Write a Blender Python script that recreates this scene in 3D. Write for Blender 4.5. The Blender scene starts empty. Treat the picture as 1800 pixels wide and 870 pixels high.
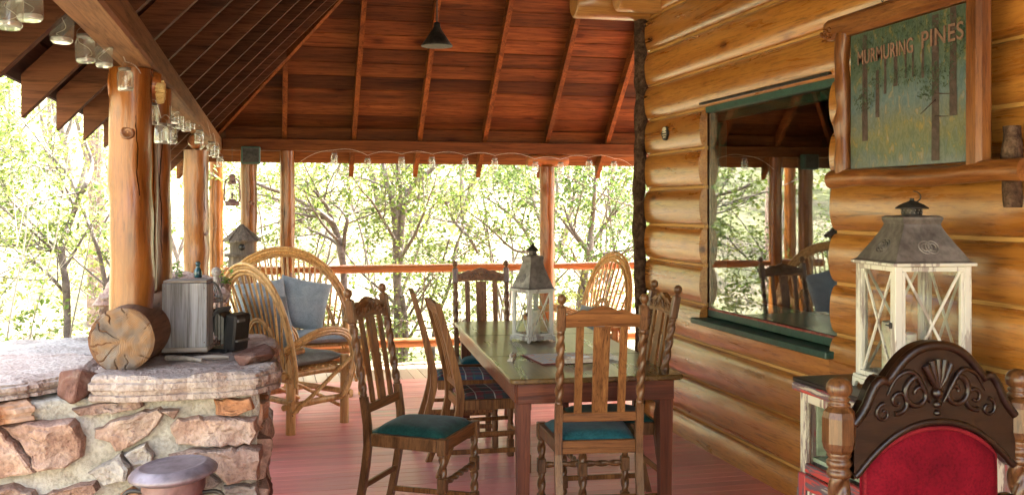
import bpy, bmesh, math, random
from mathutils import Vector, Matrix, Quaternion, noise
R = math.radians
PI = math.pi
random.seed(7)
SC = bpy.context.scene
COL = SC.collection

# ---------------------------------------------------------------- camera, world, sun, exposure
EYE = 1.55
F = 1750.0            # focal length in pixels of the 1800 px wide photograph
HZ = 365.0            # row of the horizon
YAW = math.atan(0.2446)
CY, SY = math.cos(YAW), math.sin(YAW)
cam_d = bpy.data.cameras.new('camera')
cam = bpy.data.objects.new('camera', cam_d)
COL.objects.link(cam)
cam.location = (0, 0, EYE)
cam.rotation_euler = (R(90), 0, -YAW)
cam_d.sensor_width = 36.0
cam_d.lens = 36.0 * F / 1800.0
cam_d.shift_y = -(435 - HZ) / 1800.0
cam_d.clip_start = 0.05
cam_d.clip_end = 600
SC.camera = cam

SUN_EL, SUN_X, SUN_Y = 52.0, 0.80, 0.45       # elevation, horizontal direction towards the sun
world = bpy.data.worlds.new('World')
SC.world = world
world.use_nodes = True
wn = world.node_tree
sky = wn.nodes.new('ShaderNodeTexSky')
sky.sky_type = 'NISHITA'
sky.sun_disc = False
sky.sun_elevation = R(SUN_EL)
sky.sun_rotation = math.atan2(SUN_X, SUN_Y)
sky.dust_density = 6.0
sky.air_density = 1.0
sky.ozone_density = 0.3
whs = wn.nodes.new('ShaderNodeHueSaturation')          # thin high haze: a paler blue
whs.inputs['Saturation'].default_value = 0.55
wn.links.new(sky.outputs[0], whs.inputs['Color'])
wn.links.new(whs.outputs[0], wn.nodes['Background'].inputs[0])
wn.nodes['Background'].inputs[1].default_value = 0.15
sun_d = bpy.data.lights.new('sun', 'SUN')
sun_d.energy = 4.5
sun_d.angle = R(0.6)
sun_d.color = (1.0, 0.93, 0.82)
sun = bpy.data.objects.new('sun', sun_d)
COL.objects.link(sun)
_h = math.hypot(SUN_X, SUN_Y)
_to = Vector((SUN_X / _h * math.cos(R(SUN_EL)), SUN_Y / _h * math.cos(R(SUN_EL)), math.sin(R(SUN_EL))))
sun.rotation_euler = _to.to_track_quat('Z', 'Y').to_euler()
sun.location = _to * 40
SC.view_settings.view_transform = 'Standard'
SC.view_settings.look = 'None'
SC.view_settings.exposure = 3.72
SC.view_settings.gamma = 1.0
SC.cycles.use_denoising = True
SC.cycles.max_bounces = 8
SC.cycles.diffuse_bounces = 5
SC.cycles.glossy_bounces = 4
SC.cycles.transparent_max_bounces = 24
SC.cycles.caustics_reflective = False
SC.cycles.caustics_refractive = False
SC.cycles.sample_clamp_indirect = 12.0

# ---------------------------------------------------------------- measuring helpers (photo point + a known plane -> a point of the place)
def W(X, D, z=0.0):
    return Vector((CY * X + SY * D, -SY * X + CY * D, z))
def PD(px, py, D):
    return W((px - 900) / F * D, D, EYE - (py - HZ) / F * D)
def PX(px, py, x):
    u = (px - 900) / F
    return PD(px, py, x / (SY + CY * u))
def PY(px, py, y):
    u = (px - 900) / F
    return PD(px, py, y / (CY - SY * u))
def PZ(px, py, z):
    return PD(px, py, (EYE - z) * F / (py - HZ))

# ---------------------------------------------------------------- mesh building
class MB:
    def __init__(s):
        s.v = []; s.f = []; s.sm = []
    def add(s, vs, fs, smooth=False):
        o = len(s.v)
        s.v.extend([tuple(p) for p in vs])
        s.f.extend([tuple(i + o for i in f) for f in fs])
        s.sm.extend([smooth] * len(fs))
        return s
    def box(s, c, d, b=0.004, m=None):
        """chamfered box, centre c, full size d"""
        hx, hy, hz = d[0] / 2, d[1] / 2, d[2] / 2
        b = min(b, hx * .6, hy * .6, hz * .6)
        vs = []; idx = {}
        for sx in (-1, 1):
            for sy in (-1, 1):
                for sz in (-1, 1):
                    for a in range(3):
                        p = [sx * (hx - b), sy * (hy - b), sz * (hz - b)]
                        p[a] = (sx * hx, sy * hy, sz * hz)[a]
                        idx[(sx, sy, sz, a)] = len(vs); vs.append(p)
        fs = []
        for a in range(3):
            o1, o2 = (a + 1) % 3, (a + 2) % 3
            for sg in (-1, 1):
                q = []
                for t1, t2 in ((-1, -1), (1, -1), (1, 1), (-1, 1)):
                    k = [0, 0, 0]; k[a] = sg; k[o1] = t1; k[o2] = t2
                    q.append(idx[(k[0], k[1], k[2], a)])
                fs.append(q if sg > 0 else q[::-1])
        for a in range(3):
            o1, o2 = (a + 1) % 3, (a + 2) % 3
            for t1 in (-1, 1):
                for t2 in (-1, 1):
                    k0 = [0, 0, 0]; k1 = [0, 0, 0]
                    k0[a] = -1; k1[a] = 1
                    k0[o1] = k1[o1] = t1; k0[o2] = k1[o2] = t2
                    q = [idx[(*k0, o1)], idx[(*k1, o1)], idx[(*k1, o2)], idx[(*k0, o2)]]
                    fs.append(q if t1 * t2 > 0 else q[::-1])
        for sx in (-1, 1):
            for sy in (-1, 1):
                for sz in (-1, 1):
                    q = [idx[(sx, sy, sz, a)] for a in range(3)]
                    fs.append(q if sx * sy * sz > 0 else q[::-1])
        c = Vector(c)
        if m is None:
            vs = [Vector(p) + c for p in vs]
        else:
            vs = [m @ Vector(p) + c for p in vs]
        return s.add(vs, fs)
    def bar(s, a, b, w, t, up=(0, 0, 1), bev=0.003):
        """rectangular bar from a to b, w wide (sideways), t thick (along up)"""
        a, b = Vector(a), Vector(b)
        z = (b - a).normalized()
        u = Vector(up); u = (u - z * u.dot(z)).normalized()
        x = u.cross(z)
        m = Matrix((x, u, z)).transposed()
        return s.box((a + b) / 2, (w, t, (b - a).length), bev, m)
    def tube(s, pts, rad, n=8, cap=True, closed=False, jit=0.0, seed=0):
        pts = [Vector(p) for p in pts]
        k = len(pts)
        if not hasattr(rad, '__len__'):
            rad = [rad] * k
        T = []
        for i in range(k):
            if closed:
                t = pts[(i + 1) % k] - pts[i - 1]
            else:
                t = pts[min(i + 1, k - 1)] - pts[max(i - 1, 0)]
            T.append(t.normalized() if t.length > 1e-9 else Vector((0, 0, 1)))
        u = T[0].orthogonal().normalized()
        vs = []; fs = []
        for i in range(k):
            if i:
                u = (T[i - 1].rotation_difference(T[i])) @ u
                u = (u - T[i] * u.dot(T[i])).normalized()
            w = T[i].cross(u)
            for j in range(n):
                a = 2 * PI * j / n
                r = rad[i]
                if jit:
                    q = pts[i] * 6 + Vector((math.cos(a), math.sin(a), seed * 3.7))
                    r *= 1 + jit * noise.noise(q)
                vs.append(pts[i] + (u * math.cos(a) + w * math.sin(a)) * r)
        for i in range(k if closed else k - 1):
            i2 = (i + 1) % k
            for j in range(n):
                j2 = (j + 1) % n
                fs.append((i * n + j, i * n + j2, i2 * n + j2, i2 * n + j))
        s.add(vs, fs, True)
        if cap and not closed:
            o = len(s.v)
            s.v.extend([tuple(v) for v in vs[:n]]); s.f.append(tuple(range(o, o + n))[::-1]); s.sm.append(False)
            o = len(s.v)
            s.v.extend([tuple(v) for v in vs[-n:]]); s.f.append(tuple(range(o, o + n))); s.sm.append(False)
        return s
    def lathe(s, prof, n=20, c=(0, 0, 0), axis=None, smooth=True):
        """profile of (radius, height); axis: optional 3x3 turning z to another axis"""
        vs = []; fs = []; c = Vector(c)
        for r, z in prof:
            for j in range(n):
                a = 2 * PI * j / n
                p = Vector((r * math.cos(a), r * math.sin(a), z))
                vs.append((axis @ p if axis else p) + c)
        for i in range(len(prof) - 1):
            for j in range(n):
                j2 = (j + 1) % n
                fs.append((i * n + j, i * n + j2, (i + 1) * n + j2, (i + 1) * n + j))
        s.add(vs, fs, smooth)
        for i, fl in ((0, True), (len(prof) - 1, False)):
            if prof[i][0] > 1e-4:
                q = tuple(range(i * n, i * n + n))
                o = len(s.v)
                s.v.extend([tuple(vs[t]) for t in q])
                q2 = tuple(range(o, o + n))
                s.f.append(q2[::-1] if fl else q2); s.sm.append(False)
        return s
    def twist(s, a, b, r, rate=45.0, n=14, step=0.007):
        """barley twist from a to b"""
        a, b = Vector(a), Vector(b)
        L = (b - a).length
        z = (b - a) / L
        u = z.orthogonal().normalized(); w = z.cross(u)
        k = max(8, int(L / step))
        vs = []; fs = []
        for i in range(k + 1):
            t = L * i / k
            e = min(1.0, t / .012, (L - t) / .012)
            for j in range(n):
                th = 2 * PI * j / n
                ro = r * (.46 + .54 * abs(math.cos(th - rate * t)) ** .75)
                ro = ro * e + r * .8 * (1 - e)
                vs.append(a + z * t + (u * math.cos(th) + w * math.sin(th)) * ro)
        for i in range(k):
            for j in range(n):
                j2 = (j + 1) % n
                fs.append((i * n + j, i * n + j2, (i + 1) * n + j2, (i + 1) * n + j))
        return s.add(vs, fs, True)
    def prism(s, poly, h0, h1, ax='z', m=None):
        """polygon extruded; ax z: (x,y)->z, y: (x,z)->y, x: (y,z)->x"""
        def mk(p, h):
            v = {'z': (p[0], p[1], h), 'y': (p[0], h, p[1]), 'x': (h, p[0], p[1])}[ax]
            return m @ Vector(v) if m else v
        n = len(poly)
        vs = [mk(p, h0) for p in poly] + [mk(p, h1) for p in poly]
        fs = [tuple(range(n))[::-1], tuple(range(n, 2 * n))]
        fs += [(i, (i + 1) % n, n + (i + 1) % n, n + i) for i in range(n)]
        return s.add(vs, fs)
    def build(s, name, mat, parent=None, fix=True):
        me = bpy.data.meshes.new(name)
        me.from_pydata(s.v, [], s.f)
        me.polygons.foreach_set('use_smooth', s.sm)
        me.update()
        if fix and len(s.f) < 30000:
            bm = bmesh.new(); bm.from_mesh(me)
            bmesh.ops.recalc_face_normals(bm, faces=bm.faces)
            bm.to_mesh(me); bm.free()
        if mat: me.materials.append(mat)
        o = bpy.data.objects.new(name, me)
        COL.objects.link(o)
        if parent: o.parent = parent
        return o

def tag(o, label=None, cat=None, group=None, kind=None):
    if label: o['label'] = label
    if cat: o['category'] = cat
    if group: o['group'] = group
    if kind: o['kind'] = kind
    return o
def thing(name, label, cat, loc=(0, 0, 0), rz=0.0, group=None):
    o = bpy.data.objects.new(name, None)
    o.empty_display_size = .1
    COL.objects.link(o)
    o.location = loc; o.rotation_euler = (0, 0, rz)
    return tag(o, label, cat, group)
def share(o, name, parent=None, loc=None, rot=None, scale=None):
    c = o.copy(); c.name = name; COL.objects.link(c)
    c.parent = parent
    if loc is not None: c.location = loc
    if rot is not None: c.rotation_euler = rot
    if scale is not None: c.scale = scale
    return c
def copy_tree(o, parent=None):
    c = o.copy(); COL.objects.link(c); c.parent = parent
    for ch in list(o.children):
        copy_tree(ch, c)
    return c
def facing(fx, fy):
    return math.atan2(-fx, fy)

# ---------------------------------------------------------------- materials
def newmat(name):
    m = bpy.data.materials.new(name)
    m.use_nodes = True
    nt = m.node_tree
    return m, nt, nt.nodes['Principled BSDF'], nt.nodes, nt.links
def rgba(c): return (c[0], c[1], c[2], 1)
def ramp(N, stops):
    r = N.new('ShaderNodeValToRGB')
    e = r.color_ramp.elements
    while len(e) < len(stops): e.new(.5)
    for i, (p, c) in enumerate(stops):
        e[i].position = p; e[i].color = rgba(c)
    return r
def wood(name, dark, light, axis='Z', scale=9, stretch=.06, rough=.45, knots=0.0, coat=0.0, bump=.25, var=.25, blotch=None, blotch_amt=.5, mid=None, grain=.75, lines=.35, spec=.3, checks=0.0):
    m, nt, B, N, L = newmat(name)
    tc = N.new('ShaderNodeTexCoord'); oi = N.new('ShaderNodeObjectInfo')
    off = N.new('ShaderNodeVectorMath'); off.operation = 'MULTIPLY_ADD'
    cb = N.new('ShaderNodeCombineXYZ')
    for i in range(3): L.new(oi.outputs['Random'], cb.inputs[i])
    off.inputs[1].default_value = (17, 31, 23)
    L.new(cb.outputs[0], off.inputs[0]); L.new(tc.outputs['Object'], off.inputs[2])
    mp = N.new('ShaderNodeMapping')
    st = [1, 1, 1]; st['XYZ'.index(axis)] = stretch
    mp.inputs['Scale'].default_value = st
    L.new(off.outputs[0], mp.inputs[0])
    n1 = N.new('ShaderNodeTexNoise'); n1.inputs['Scale'].default_value = scale; n1.inputs['Detail'].default_value = 7
    n1.inputs['Roughness'].default_value = .62; n1.inputs['Distortion'].default_value = .7
    L.new(mp.outputs[0], n1.inputs['Vector'])
    stops = [(.30, dark), (.68, light)] if mid is None else [(.28, dark), (.48, mid), (.70, light)]
    rp = ramp(N, stops); L.new(n1.outputs['Fac'], rp.inputs[0])
    col = rp.outputs[0]; hgt = n1.outputs['Fac']
    # fine grain streaks
    n2 = N.new('ShaderNodeTexNoise'); n2.inputs['Scale'].default_value = scale * 6.5; n2.inputs['Detail'].default_value = 4; n2.inputs['Roughness'].default_value = .7
    L.new(mp.outputs[0], n2.inputs['Vector'])
    mx = N.new('ShaderNodeMix'); mx.data_type = 'RGBA'; mx.blend_type = 'MULTIPLY'
    r2 = ramp(N, [(.34, (.42, .36, .31)), (.50, (1, 1, 1))]); L.new(n2.outputs['Fac'], r2.inputs[0])
    mx.inputs[0].default_value = grain
    L.new(col, mx.inputs[6]); L.new(r2.outputs[0], mx.inputs[7]); col = mx.outputs[2]
    if lines:
        # growth lines: contours of a long stretched noise
        m4 = N.new('ShaderNodeMapping'); s4 = [1, 1, 1]; s4['XYZ'.index(axis)] = stretch * .55
        m4.inputs['Scale'].default_value = s4; L.new(off.outputs[0], m4.inputs[0])
        n4 = N.new('ShaderNodeTexNoise'); n4.inputs['Scale'].default_value = scale * 1.1; n4.inputs['Detail'].default_value = 1.5
        L.new(m4.outputs[0], n4.inputs['Vector'])
        k4 = N.new('ShaderNodeMath'); k4.operation = 'MULTIPLY'; k4.inputs[1].default_value = 11; L.new(n4.outputs['Fac'], k4.inputs[0])
        f4 = N.new('ShaderNodeMath'); f4.operation = 'FRACT'; L.new(k4.outputs[0], f4.inputs[0])
        r4 = ramp(N, [(0, (.30, .24, .20)), (.16, (.8, .76, .72)), (.45, (1, 1, 1)), (1, (.92, .9, .88))]); L.new(f4.outputs[0], r4.inputs[0])
        x4 = N.new('ShaderNodeMix'); x4.data_type = 'RGBA'; x4.blend_type = 'MULTIPLY'; x4.inputs[0].default_value = lines
        L.new(col, x4.inputs[6]); L.new(r4.outputs[0], x4.inputs[7]); col = x4.outputs[2]
    if blotch:
        n3 = N.new('ShaderNodeTexNoise'); n3.inputs['Scale'].default_value = 2.2; n3.inputs['Detail'].default_value = 5
        L.new(off.outputs[0], n3.inputs['Vector'])
        r3 = ramp(N, [(.45, (0, 0, 0)), (.65, (1, 1, 1))]); L.new(n3.outputs['Fac'], r3.inputs[0])
        ml = N.new('ShaderNodeMath'); ml.operation = 'MULTIPLY'; ml.inputs[1].default_value = blotch_amt
        L.new(r3.outputs[0], ml.inputs[0])
        mb = N.new('ShaderNodeMix'); mb.data_type = 'RGBA'
        L.new(ml.outputs[0], mb.inputs[0]); L.new(col, mb.inputs[6]); mb.inputs[7].default_value = rgba(blotch); col = mb.outputs[2]
    if knots:
        vo = N.new('ShaderNodeTexVoronoi'); vo.inputs['Scale'].default_value = 1.0
        mk = N.new('ShaderNodeMapping'); sk = [knots] * 3; sk['XYZ'.index(axis)] = knots * .45
        mk.inputs['Scale'].default_value = sk
        L.new(off.outputs[0], mk.inputs[0]); L.new(mk.outputs[0], vo.inputs['Vector'])
        rk = ramp(N, [(.07, (.20, .11, .06)), (.11, (.50, .36, .26)), (.14, (.80, .68, .58)), (.24, (1, 1, 1))]); L.new(vo.outputs['Distance'], rk.inputs[0])
        m3 = N.new('ShaderNodeMix'); m3.data_type = 'RGBA'; m3.blend_type = 'MULTIPLY'; m3.inputs[0].default_value = .9
        L.new(col, m3.inputs[6]); L.new(rk.outputs[0], m3.inputs[7]); col = m3.outputs[2]
    if checks:
        # sparse drying checks: narrow contours of a very long noise, broken up by a second one
        m5 = N.new('ShaderNodeMapping'); s5 = [1, 1, 1]; s5['XYZ'.index(axis)] = .035
        m5.inputs['Scale'].default_value = s5; L.new(off.outputs[0], m5.inputs[0])
        n5 = N.new('ShaderNodeTexNoise'); n5.inputs['Scale'].default_value = 9; n5.inputs['Detail'].default_value = 3; L.new(m5.outputs[0], n5.inputs['Vector'])
        r5 = ramp(N, [(.488, (0, 0, 0)), (.4965, (1, 1, 1)), (.5035, (1, 1, 1)), (.512, (0, 0, 0))]); L.new(n5.outputs['Fac'], r5.inputs[0])
        n6 = N.new('ShaderNodeTexNoise'); n6.inputs['Scale'].default_value = 3.1; n6.inputs['Detail'].default_value = 1; L.new(off.outputs[0], n6.inputs['Vector'])
        r6 = ramp(N, [(.50, (0, 0, 0)), (.56, (1, 1, 1))]); L.new(n6.outputs['Fac'], r6.inputs[0])
        k5 = N.new('ShaderNodeMath'); k5.operation = 'MULTIPLY'; L.new(r5.outputs[0], k5.inputs[0]); L.new(r6.outputs[0], k5.inputs[1])
        k6 = N.new('ShaderNodeMath'); k6.operation = 'MULTIPLY'; k6.inputs[1].default_value = checks; L.new(k5.outputs[0], k6.inputs[0])
        x5 = N.new('ShaderNodeMix'); x5.data_type = 'RGBA'; x5.inputs[7].default_value = (.05, .02, .006, 1)
        L.new(k6.outputs[0], x5.inputs[0]); L.new(col, x5.inputs[6]); col = x5.outputs[2]
    hs = N.new('ShaderNodeHueSaturation')
    mr = N.new('ShaderNodeMapRange'); mr.inputs['To Min'].default_value = 1 - var; mr.inputs['To Max'].default_value = 1 + var
    L.new(oi.outputs['Random'], mr.inputs[0]); L.new(mr.outputs[0], hs.inputs['Value']); L.new(col, hs.inputs['Color'])
    L.new(hs.outputs[0], B.inputs['Base Color'])
    B.inputs['Specular IOR Level'].default_value = spec
    B.inputs['Roughness'].default_value = rough
    rr = N.new('ShaderNodeMapRange'); rr.inputs['To Min'].default_value = rough - .1; rr.inputs['To Max'].default_value = rough + .15
    L.new(n1.outputs['Fac'], rr.inputs[0]); L.new(rr.outputs[0], B.inputs['Roughness'])
    if coat:
        B.inputs['Coat Weight'].default_value = coat; B.inputs['Coat Roughness'].default_value = .18
    bp = N.new('ShaderNodeBump'); bp.inputs['Strength'].default_value = bump; bp.inputs['Distance'].default_value = .006
    ad = N.new('ShaderNodeMath'); ad.operation = 'MULTIPLY_ADD'; ad.inputs[1].default_value = .35
    L.new(n2.outputs['Fac'], ad.inputs[0]); L.new(hgt, ad.inputs[2])
    L.new(ad.outputs[0], bp.inputs['Height']); L.new(bp.outputs[0], B.inputs['Normal'])
    return m
def mottled(name, cols, scale=6, rough=.8, bump=.4, metal=0.0, var=.15, detail=8, dist=.01, fine=40, coord='Object', coat=0, sheen=0, stops=None):
    """uneven surface: noise through several colours"""
    m, nt, B, N, L = newmat(name)
    tc = N.new('ShaderNodeTexCoord'); oi = N.new('ShaderNodeObjectInfo')
    off = N.new('ShaderNodeVectorMath'); off.operation = 'MULTIPLY_ADD'
    cb = N.new('ShaderNodeCombineXYZ')
    for i in range(3): L.new(oi.outputs['Random'], cb.inputs[i])
    off.inputs[1].default_value = (19, 7, 29)
    L.new(cb.outputs[0], off.inputs[0]); L.new(tc.outputs[coord], off.inputs[2])
    n1 = N.new('ShaderNodeTexNoise'); n1.inputs['Scale'].default_value = scale; n1.inputs['Detail'].default_value = detail
    n1.inputs['Roughness'].default_value = .6; n1.inputs['Distortion'].default_value = .5
    L.new(off.outputs[0], n1.inputs['Vector'])
    k = len(cols)
    rp = ramp(N, stops or [(.3 + .42 * i / max(1, k - 1), c) for i, c in enumerate(cols)])
    L.new(n1.outputs['Fac'], rp.inputs[0])
    n2 = N.new('ShaderNodeTexNoise'); n2.inputs['Scale'].default_value = fine; n2.inputs['Detail'].default_value = 5
    L.new(off.outputs[0], n2.inputs['Vector'])
    mx = N.new('ShaderNodeMix'); mx.data_type = 'RGBA'; mx.blend_type = 'MULTIPLY'; mx.inputs[0].default_value = .5
    r2 = ramp(N, [(.34, (.42, .41, .40)), (.55, (1, 1, 1))]); L.new(n2.outputs['Fac'], r2.inputs[0])
    L.new(rp.outputs[0], mx.inputs[6]); L.new(r2.outputs[0], mx.inputs[7])
    hs = N.new('ShaderNodeHueSaturation')
    mr = N.new('ShaderNodeMapRange'); mr.inputs['To Min'].default_value = 1 - var; mr.inputs['To Max'].default_value = 1 + var
    L.new(oi.outputs['Random'], mr.inputs[0]); L.new(mr.outputs[0], hs.inputs['Value']); L.new(mx.outputs[2], hs.inputs['Color'])
    L.new(hs.outputs[0], B.inputs['Base Color'])
    B.inputs['Roughness'].default_value = rough; B.inputs['Metallic'].default_value = metal
    if rough > .72: B.inputs['Specular IOR Level'].default_value = .15
    if coat: B.inputs['Coat Weight'].default_value = coat
    if sheen:
        B.inputs['Sheen Weight'].default_value = sheen; B.inputs['Sheen Roughness'].default_value = .4
    if bump:
        bp = N.new('ShaderNodeBump'); bp.inputs['Strength'].default_value = bump; bp.inputs['Distance'].default_value = dist
        ad = N.new('ShaderNodeMath'); ad.operation = 'MULTIPLY_ADD'; ad.inputs[1].default_value = .4
        L.new(n2.outputs['Fac'], ad.inputs[0]); L.new(n1.outputs['Fac'], ad.inputs[2])
        L.new(ad.outputs[0], bp.inputs['Height']); L.new(bp.outputs[0], B.inputs['Normal'])
    return m
def distressed(name, top, under, wear, axis='Z', scale=14, thr=.5):
    """paint worn through in streaks to the colours beneath"""
    m, nt, B, N, L = newmat(name)
    tc = N.new('ShaderNodeTexCoord'); mp = N.new('ShaderNodeMapping')
    st = [1, 1, 1]; st['XYZ'.index(axis)] = .12
    mp.inputs['Scale'].default_value = st
    L.new(tc.outputs['Object'], mp.inputs[0])
    n1 = N.new('ShaderNodeTexNoise'); n1.inputs['Scale'].default_value = scale; n1.inputs['Detail'].default_value = 8; n1.inputs['Roughness'].default_value = .7
    L.new(mp.outputs[0], n1.inputs['Vector'])
    rp = ramp(N, [(thr - .10, wear), (thr - .06, under), (thr, under), (thr + .03, top)])
    L.new(n1.outputs['Fac'], rp.inputs[0]); L.new(rp.outputs[0], B.inputs['Base Color'])
    B.inputs['Roughness'].default_value = .55
    bp = N.new('ShaderNodeBump'); bp.inputs['Strength'].default_value = .3; bp.inputs['Distance'].default_value = .003
    L.new(n1.outputs['Fac'], bp.inputs['Height']); L.new(bp.outputs[0], B.inputs['Normal'])
    return m
def thin_glass(name, tint=(1, 1, 1), f0=.05, rough=0.0, haze=0.0, power=5.0, ripple=0.0):
    """clear pane: mostly see-through, mirror-like at a slant"""
    m, nt, B, N, L = newmat(name)
    N.remove(B)
    out = N['Material Output']
    tr = N.new('ShaderNodeBsdfTransparent'); tr.inputs[0].default_value = rgba(tint)
    gl = N.new('ShaderNodeBsdfGlossy'); gl.inputs['Roughness'].default_value = rough
    if ripple:
        no = N.new('ShaderNodeTexNoise'); no.inputs['Scale'].default_value = 2.2; no.inputs['Detail'].default_value = 1
        tc = N.new('ShaderNodeTexCoord'); L.new(tc.outputs['Object'], no.inputs['Vector'])
        bp = N.new('ShaderNodeBump'); bp.inputs['Strength'].default_value = ripple; bp.inputs['Distance'].default_value = .01
        L.new(no.outputs['Fac'], bp.inputs['Height']); L.new(bp.outputs[0], gl.inputs['Normal'])
    lw = N.new('ShaderNodeLayerWeight'); lw.inputs[0].default_value = .5
    pw = N.new('ShaderNodeMath'); pw.operation = 'POWER'; pw.inputs[1].default_value = power
    L.new(lw.outputs['Facing'], pw.inputs[0])
    ma = N.new('ShaderNodeMath'); ma.operation = 'MULTIPLY_ADD'; ma.inputs[1].default_value = 1 - f0; ma.inputs[2].default_value = f0
    L.new(pw.outputs[0], ma.inputs[0])
    mx = N.new('ShaderNodeMixShader')
    L.new(ma.outputs[0], mx.inputs[0]); L.new(tr.outputs[0], mx.inputs[1]); L.new(gl.outputs[0], mx.inputs[2])
    res = mx.outputs[0]
    if haze:
        df = N.new('ShaderNodeBsdfTranslucent'); df.inputs[0].default_value = (.9, .92, .9, 1)
        m2 = N.new('ShaderNodeMixShader'); m2.inputs[0].default_value = haze
        L.new(res, m2.inputs[1]); L.new(df.outputs[0], m2.inputs[2]); res = m2.outputs[0]
    L.new(res, out.inputs[0])
    return m
def leafmat(name, cols, trans=.45):
    m, nt, B, N, L = newmat(name)
    ge = N.new('ShaderNodeNewGeometry'); tc = N.new('ShaderNodeTexCoord')
    rp = ramp(N, [(i / max(1, len(cols) - 1), c) for i, c in enumerate(cols)])
    L.new(ge.outputs['Random Per Island'], rp.inputs[0])
    L.new(rp.outputs[0], B.inputs['Base Color'])
    B.inputs['Roughness'].default_value = .5
    tl = N.new('ShaderNodeBsdfTranslucent'); L.new(rp.outputs[0], tl.inputs[0])
    mx = N.new('ShaderNodeMixShader'); mx.inputs[0].default_value = trans
    L.new(B.outputs[0], mx.inputs[1]); L.new(tl.outputs[0], mx.inputs[2])
    L.new(mx.outputs[0], N['Material Output'].inputs[0])
    return m
M = {}
M['log'] = wood('varnished_log', (.27, .088, .013), (.50, .225, .048), 'Y', 12, .09, .27, knots=5.2, coat=.95, bump=.28, var=.18, mid=(.40, .158, .028), grain=.7, lines=.28, spec=.4, checks=.5)
M['log_x'] = wood('varnished_log_across', (.34, .14, .03), (.55, .30, .10), 'X', 10, .10, .32, knots=4.0, coat=.6, bump=.18, var=.08, grain=.5)
M['lit_seam'] = wood('pale_strip', (.42, .21, .05), (.55, .32, .10), 'Y', 6, .05, .5, var=.05)  # pale colour stands for light caught on the log tops at the seams
M['post'] = wood('peeled_post', (.085, .020, .003), (.30, .098, .013), 'Z', 14, .12, .28, knots=5.5, coat=.6, bump=1.0, var=.14, mid=(.205, .058, .007), blotch=(.32, .12, .018), blotch_amt=.4, lines=.45, spec=.3, checks=.7)
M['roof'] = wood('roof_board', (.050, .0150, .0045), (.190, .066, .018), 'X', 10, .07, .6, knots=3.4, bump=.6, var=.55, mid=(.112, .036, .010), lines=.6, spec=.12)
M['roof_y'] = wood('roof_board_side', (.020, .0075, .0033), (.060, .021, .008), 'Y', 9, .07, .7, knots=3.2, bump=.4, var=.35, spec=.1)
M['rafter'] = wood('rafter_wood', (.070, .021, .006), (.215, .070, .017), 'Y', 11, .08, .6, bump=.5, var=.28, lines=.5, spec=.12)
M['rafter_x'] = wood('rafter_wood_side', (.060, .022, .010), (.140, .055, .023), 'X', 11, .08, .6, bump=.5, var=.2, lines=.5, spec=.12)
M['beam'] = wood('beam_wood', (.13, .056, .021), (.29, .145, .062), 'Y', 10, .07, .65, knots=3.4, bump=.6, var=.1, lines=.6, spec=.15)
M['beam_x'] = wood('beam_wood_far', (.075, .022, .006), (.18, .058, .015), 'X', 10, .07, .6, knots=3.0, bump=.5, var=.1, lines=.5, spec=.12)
M['rail'] = wood('rail_wood', (.24, .065, .014), (.44, .16, .036), 'X', 6, .06, .38, knots=2.5, coat=.25, bump=.3, var=.1)
M['bark'] = mottled('bark', [(.022, .012, .008), (.085, .048, .030), (.17, .105, .068)], 20, .95, 1.0, dist=.04, fine=70)
M['bark_grey'] = mottled('grey_bark', [(.09, .07, .06), (.17, .14, .125), (.26, .23, .21)], 14, .95, .8, dist=.02)
M['oak'] = wood('oak', (.095, .037, .011), (.34, .158, .050), 'Z', 20, .06, .40, coat=.1, bump=.35, var=.14, mid=(.21, .088, .026), grain=.9, lines=.65, spec=.25)
M['oak_brown'] = wood('brown_turned_oak', (.040, .016, .006), (.165, .072, .025), 'Z', 20, .15, .30, coat=.4, bump=.3, var=.06, grain=.8, lines=.5)
M['oak_x'] = wood('oak_across', (.09, .034, .010), (.32, .140, .042), 'X', 20, .06, .40, coat=.1, bump=.35, var=.1, mid=(.195, .077, .022), grain=.9, lines=.6, spec=.25)
M['oak_dark'] = wood('dark_carved_oak', (.005, .002, .001), (.022, .008, .003), 'X', 16, .12, .32, coat=.35, bump=.4, var=.05)
M['oak_grey'] = wood('turned_oak', (.065, .028, .011), (.235, .112, .044), 'Z', 22, .15, .34, coat=.3, bump=.3, var=.1, grain=.8)
M['willow'] = wood('willow_rod', (.34, .16, .045), (.68, .43, .18), 'Z', 11, .25, .38, coat=.3, bump=.3, var=.22, mid=(.55, .31, .105))
M['willow_log'] = wood('willow_log', (.36, .16, .04), (.64, .38, .14), 'Z', 6, .1, .42, knots=5, coat=.2, bump=.35, var=.15)
M['table_top'] = wood('table_top', (.080, .042, .011), (.175, .100, .028), 'Y', 6, .10, .27, coat=.35, bump=.03, var=.03, mid=(.125, .070, .018), lines=.25, spec=.4)
M['table'] = wood('table_wood', (.06, .016, .008), (.17, .050, .022), 'Z', 12, .06, .38, coat=.2, bump=.3, var=.1)
M['table_x'] = wood('table_wood_across', (.07, .018, .009), (.18, .052, .022), 'X', 12, .06, .38, coat=.2, bump=.3, var=.1)
M['grey_wood'] = wood('weathered_wood', (.17, .168, .172), (.44, .445, .46), 'Z', 14, .04, .85, knots=5, bump=.6, var=.08)
M['grey_wood_x'] = wood('weathered_stick', (.24, .205, .175), (.44, .40, .36), 'X', 14, .05, .85, bump=.6, var=.1)
M['old_wood'] = wood('old_grey_wood', (.07, .055, .045), (.22, .185, .155), 'Z', 16, .06, .9, knots=5, bump=.8, var=.25)
M['frame_wood'] = wood('rustic_frame', (.075, .021, .005), (.29, .110, .025), 'Z', 14, .10, .38, knots=6, coat=.35, bump=.9, var=.1, mid=(.19, .062, .013))
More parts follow.
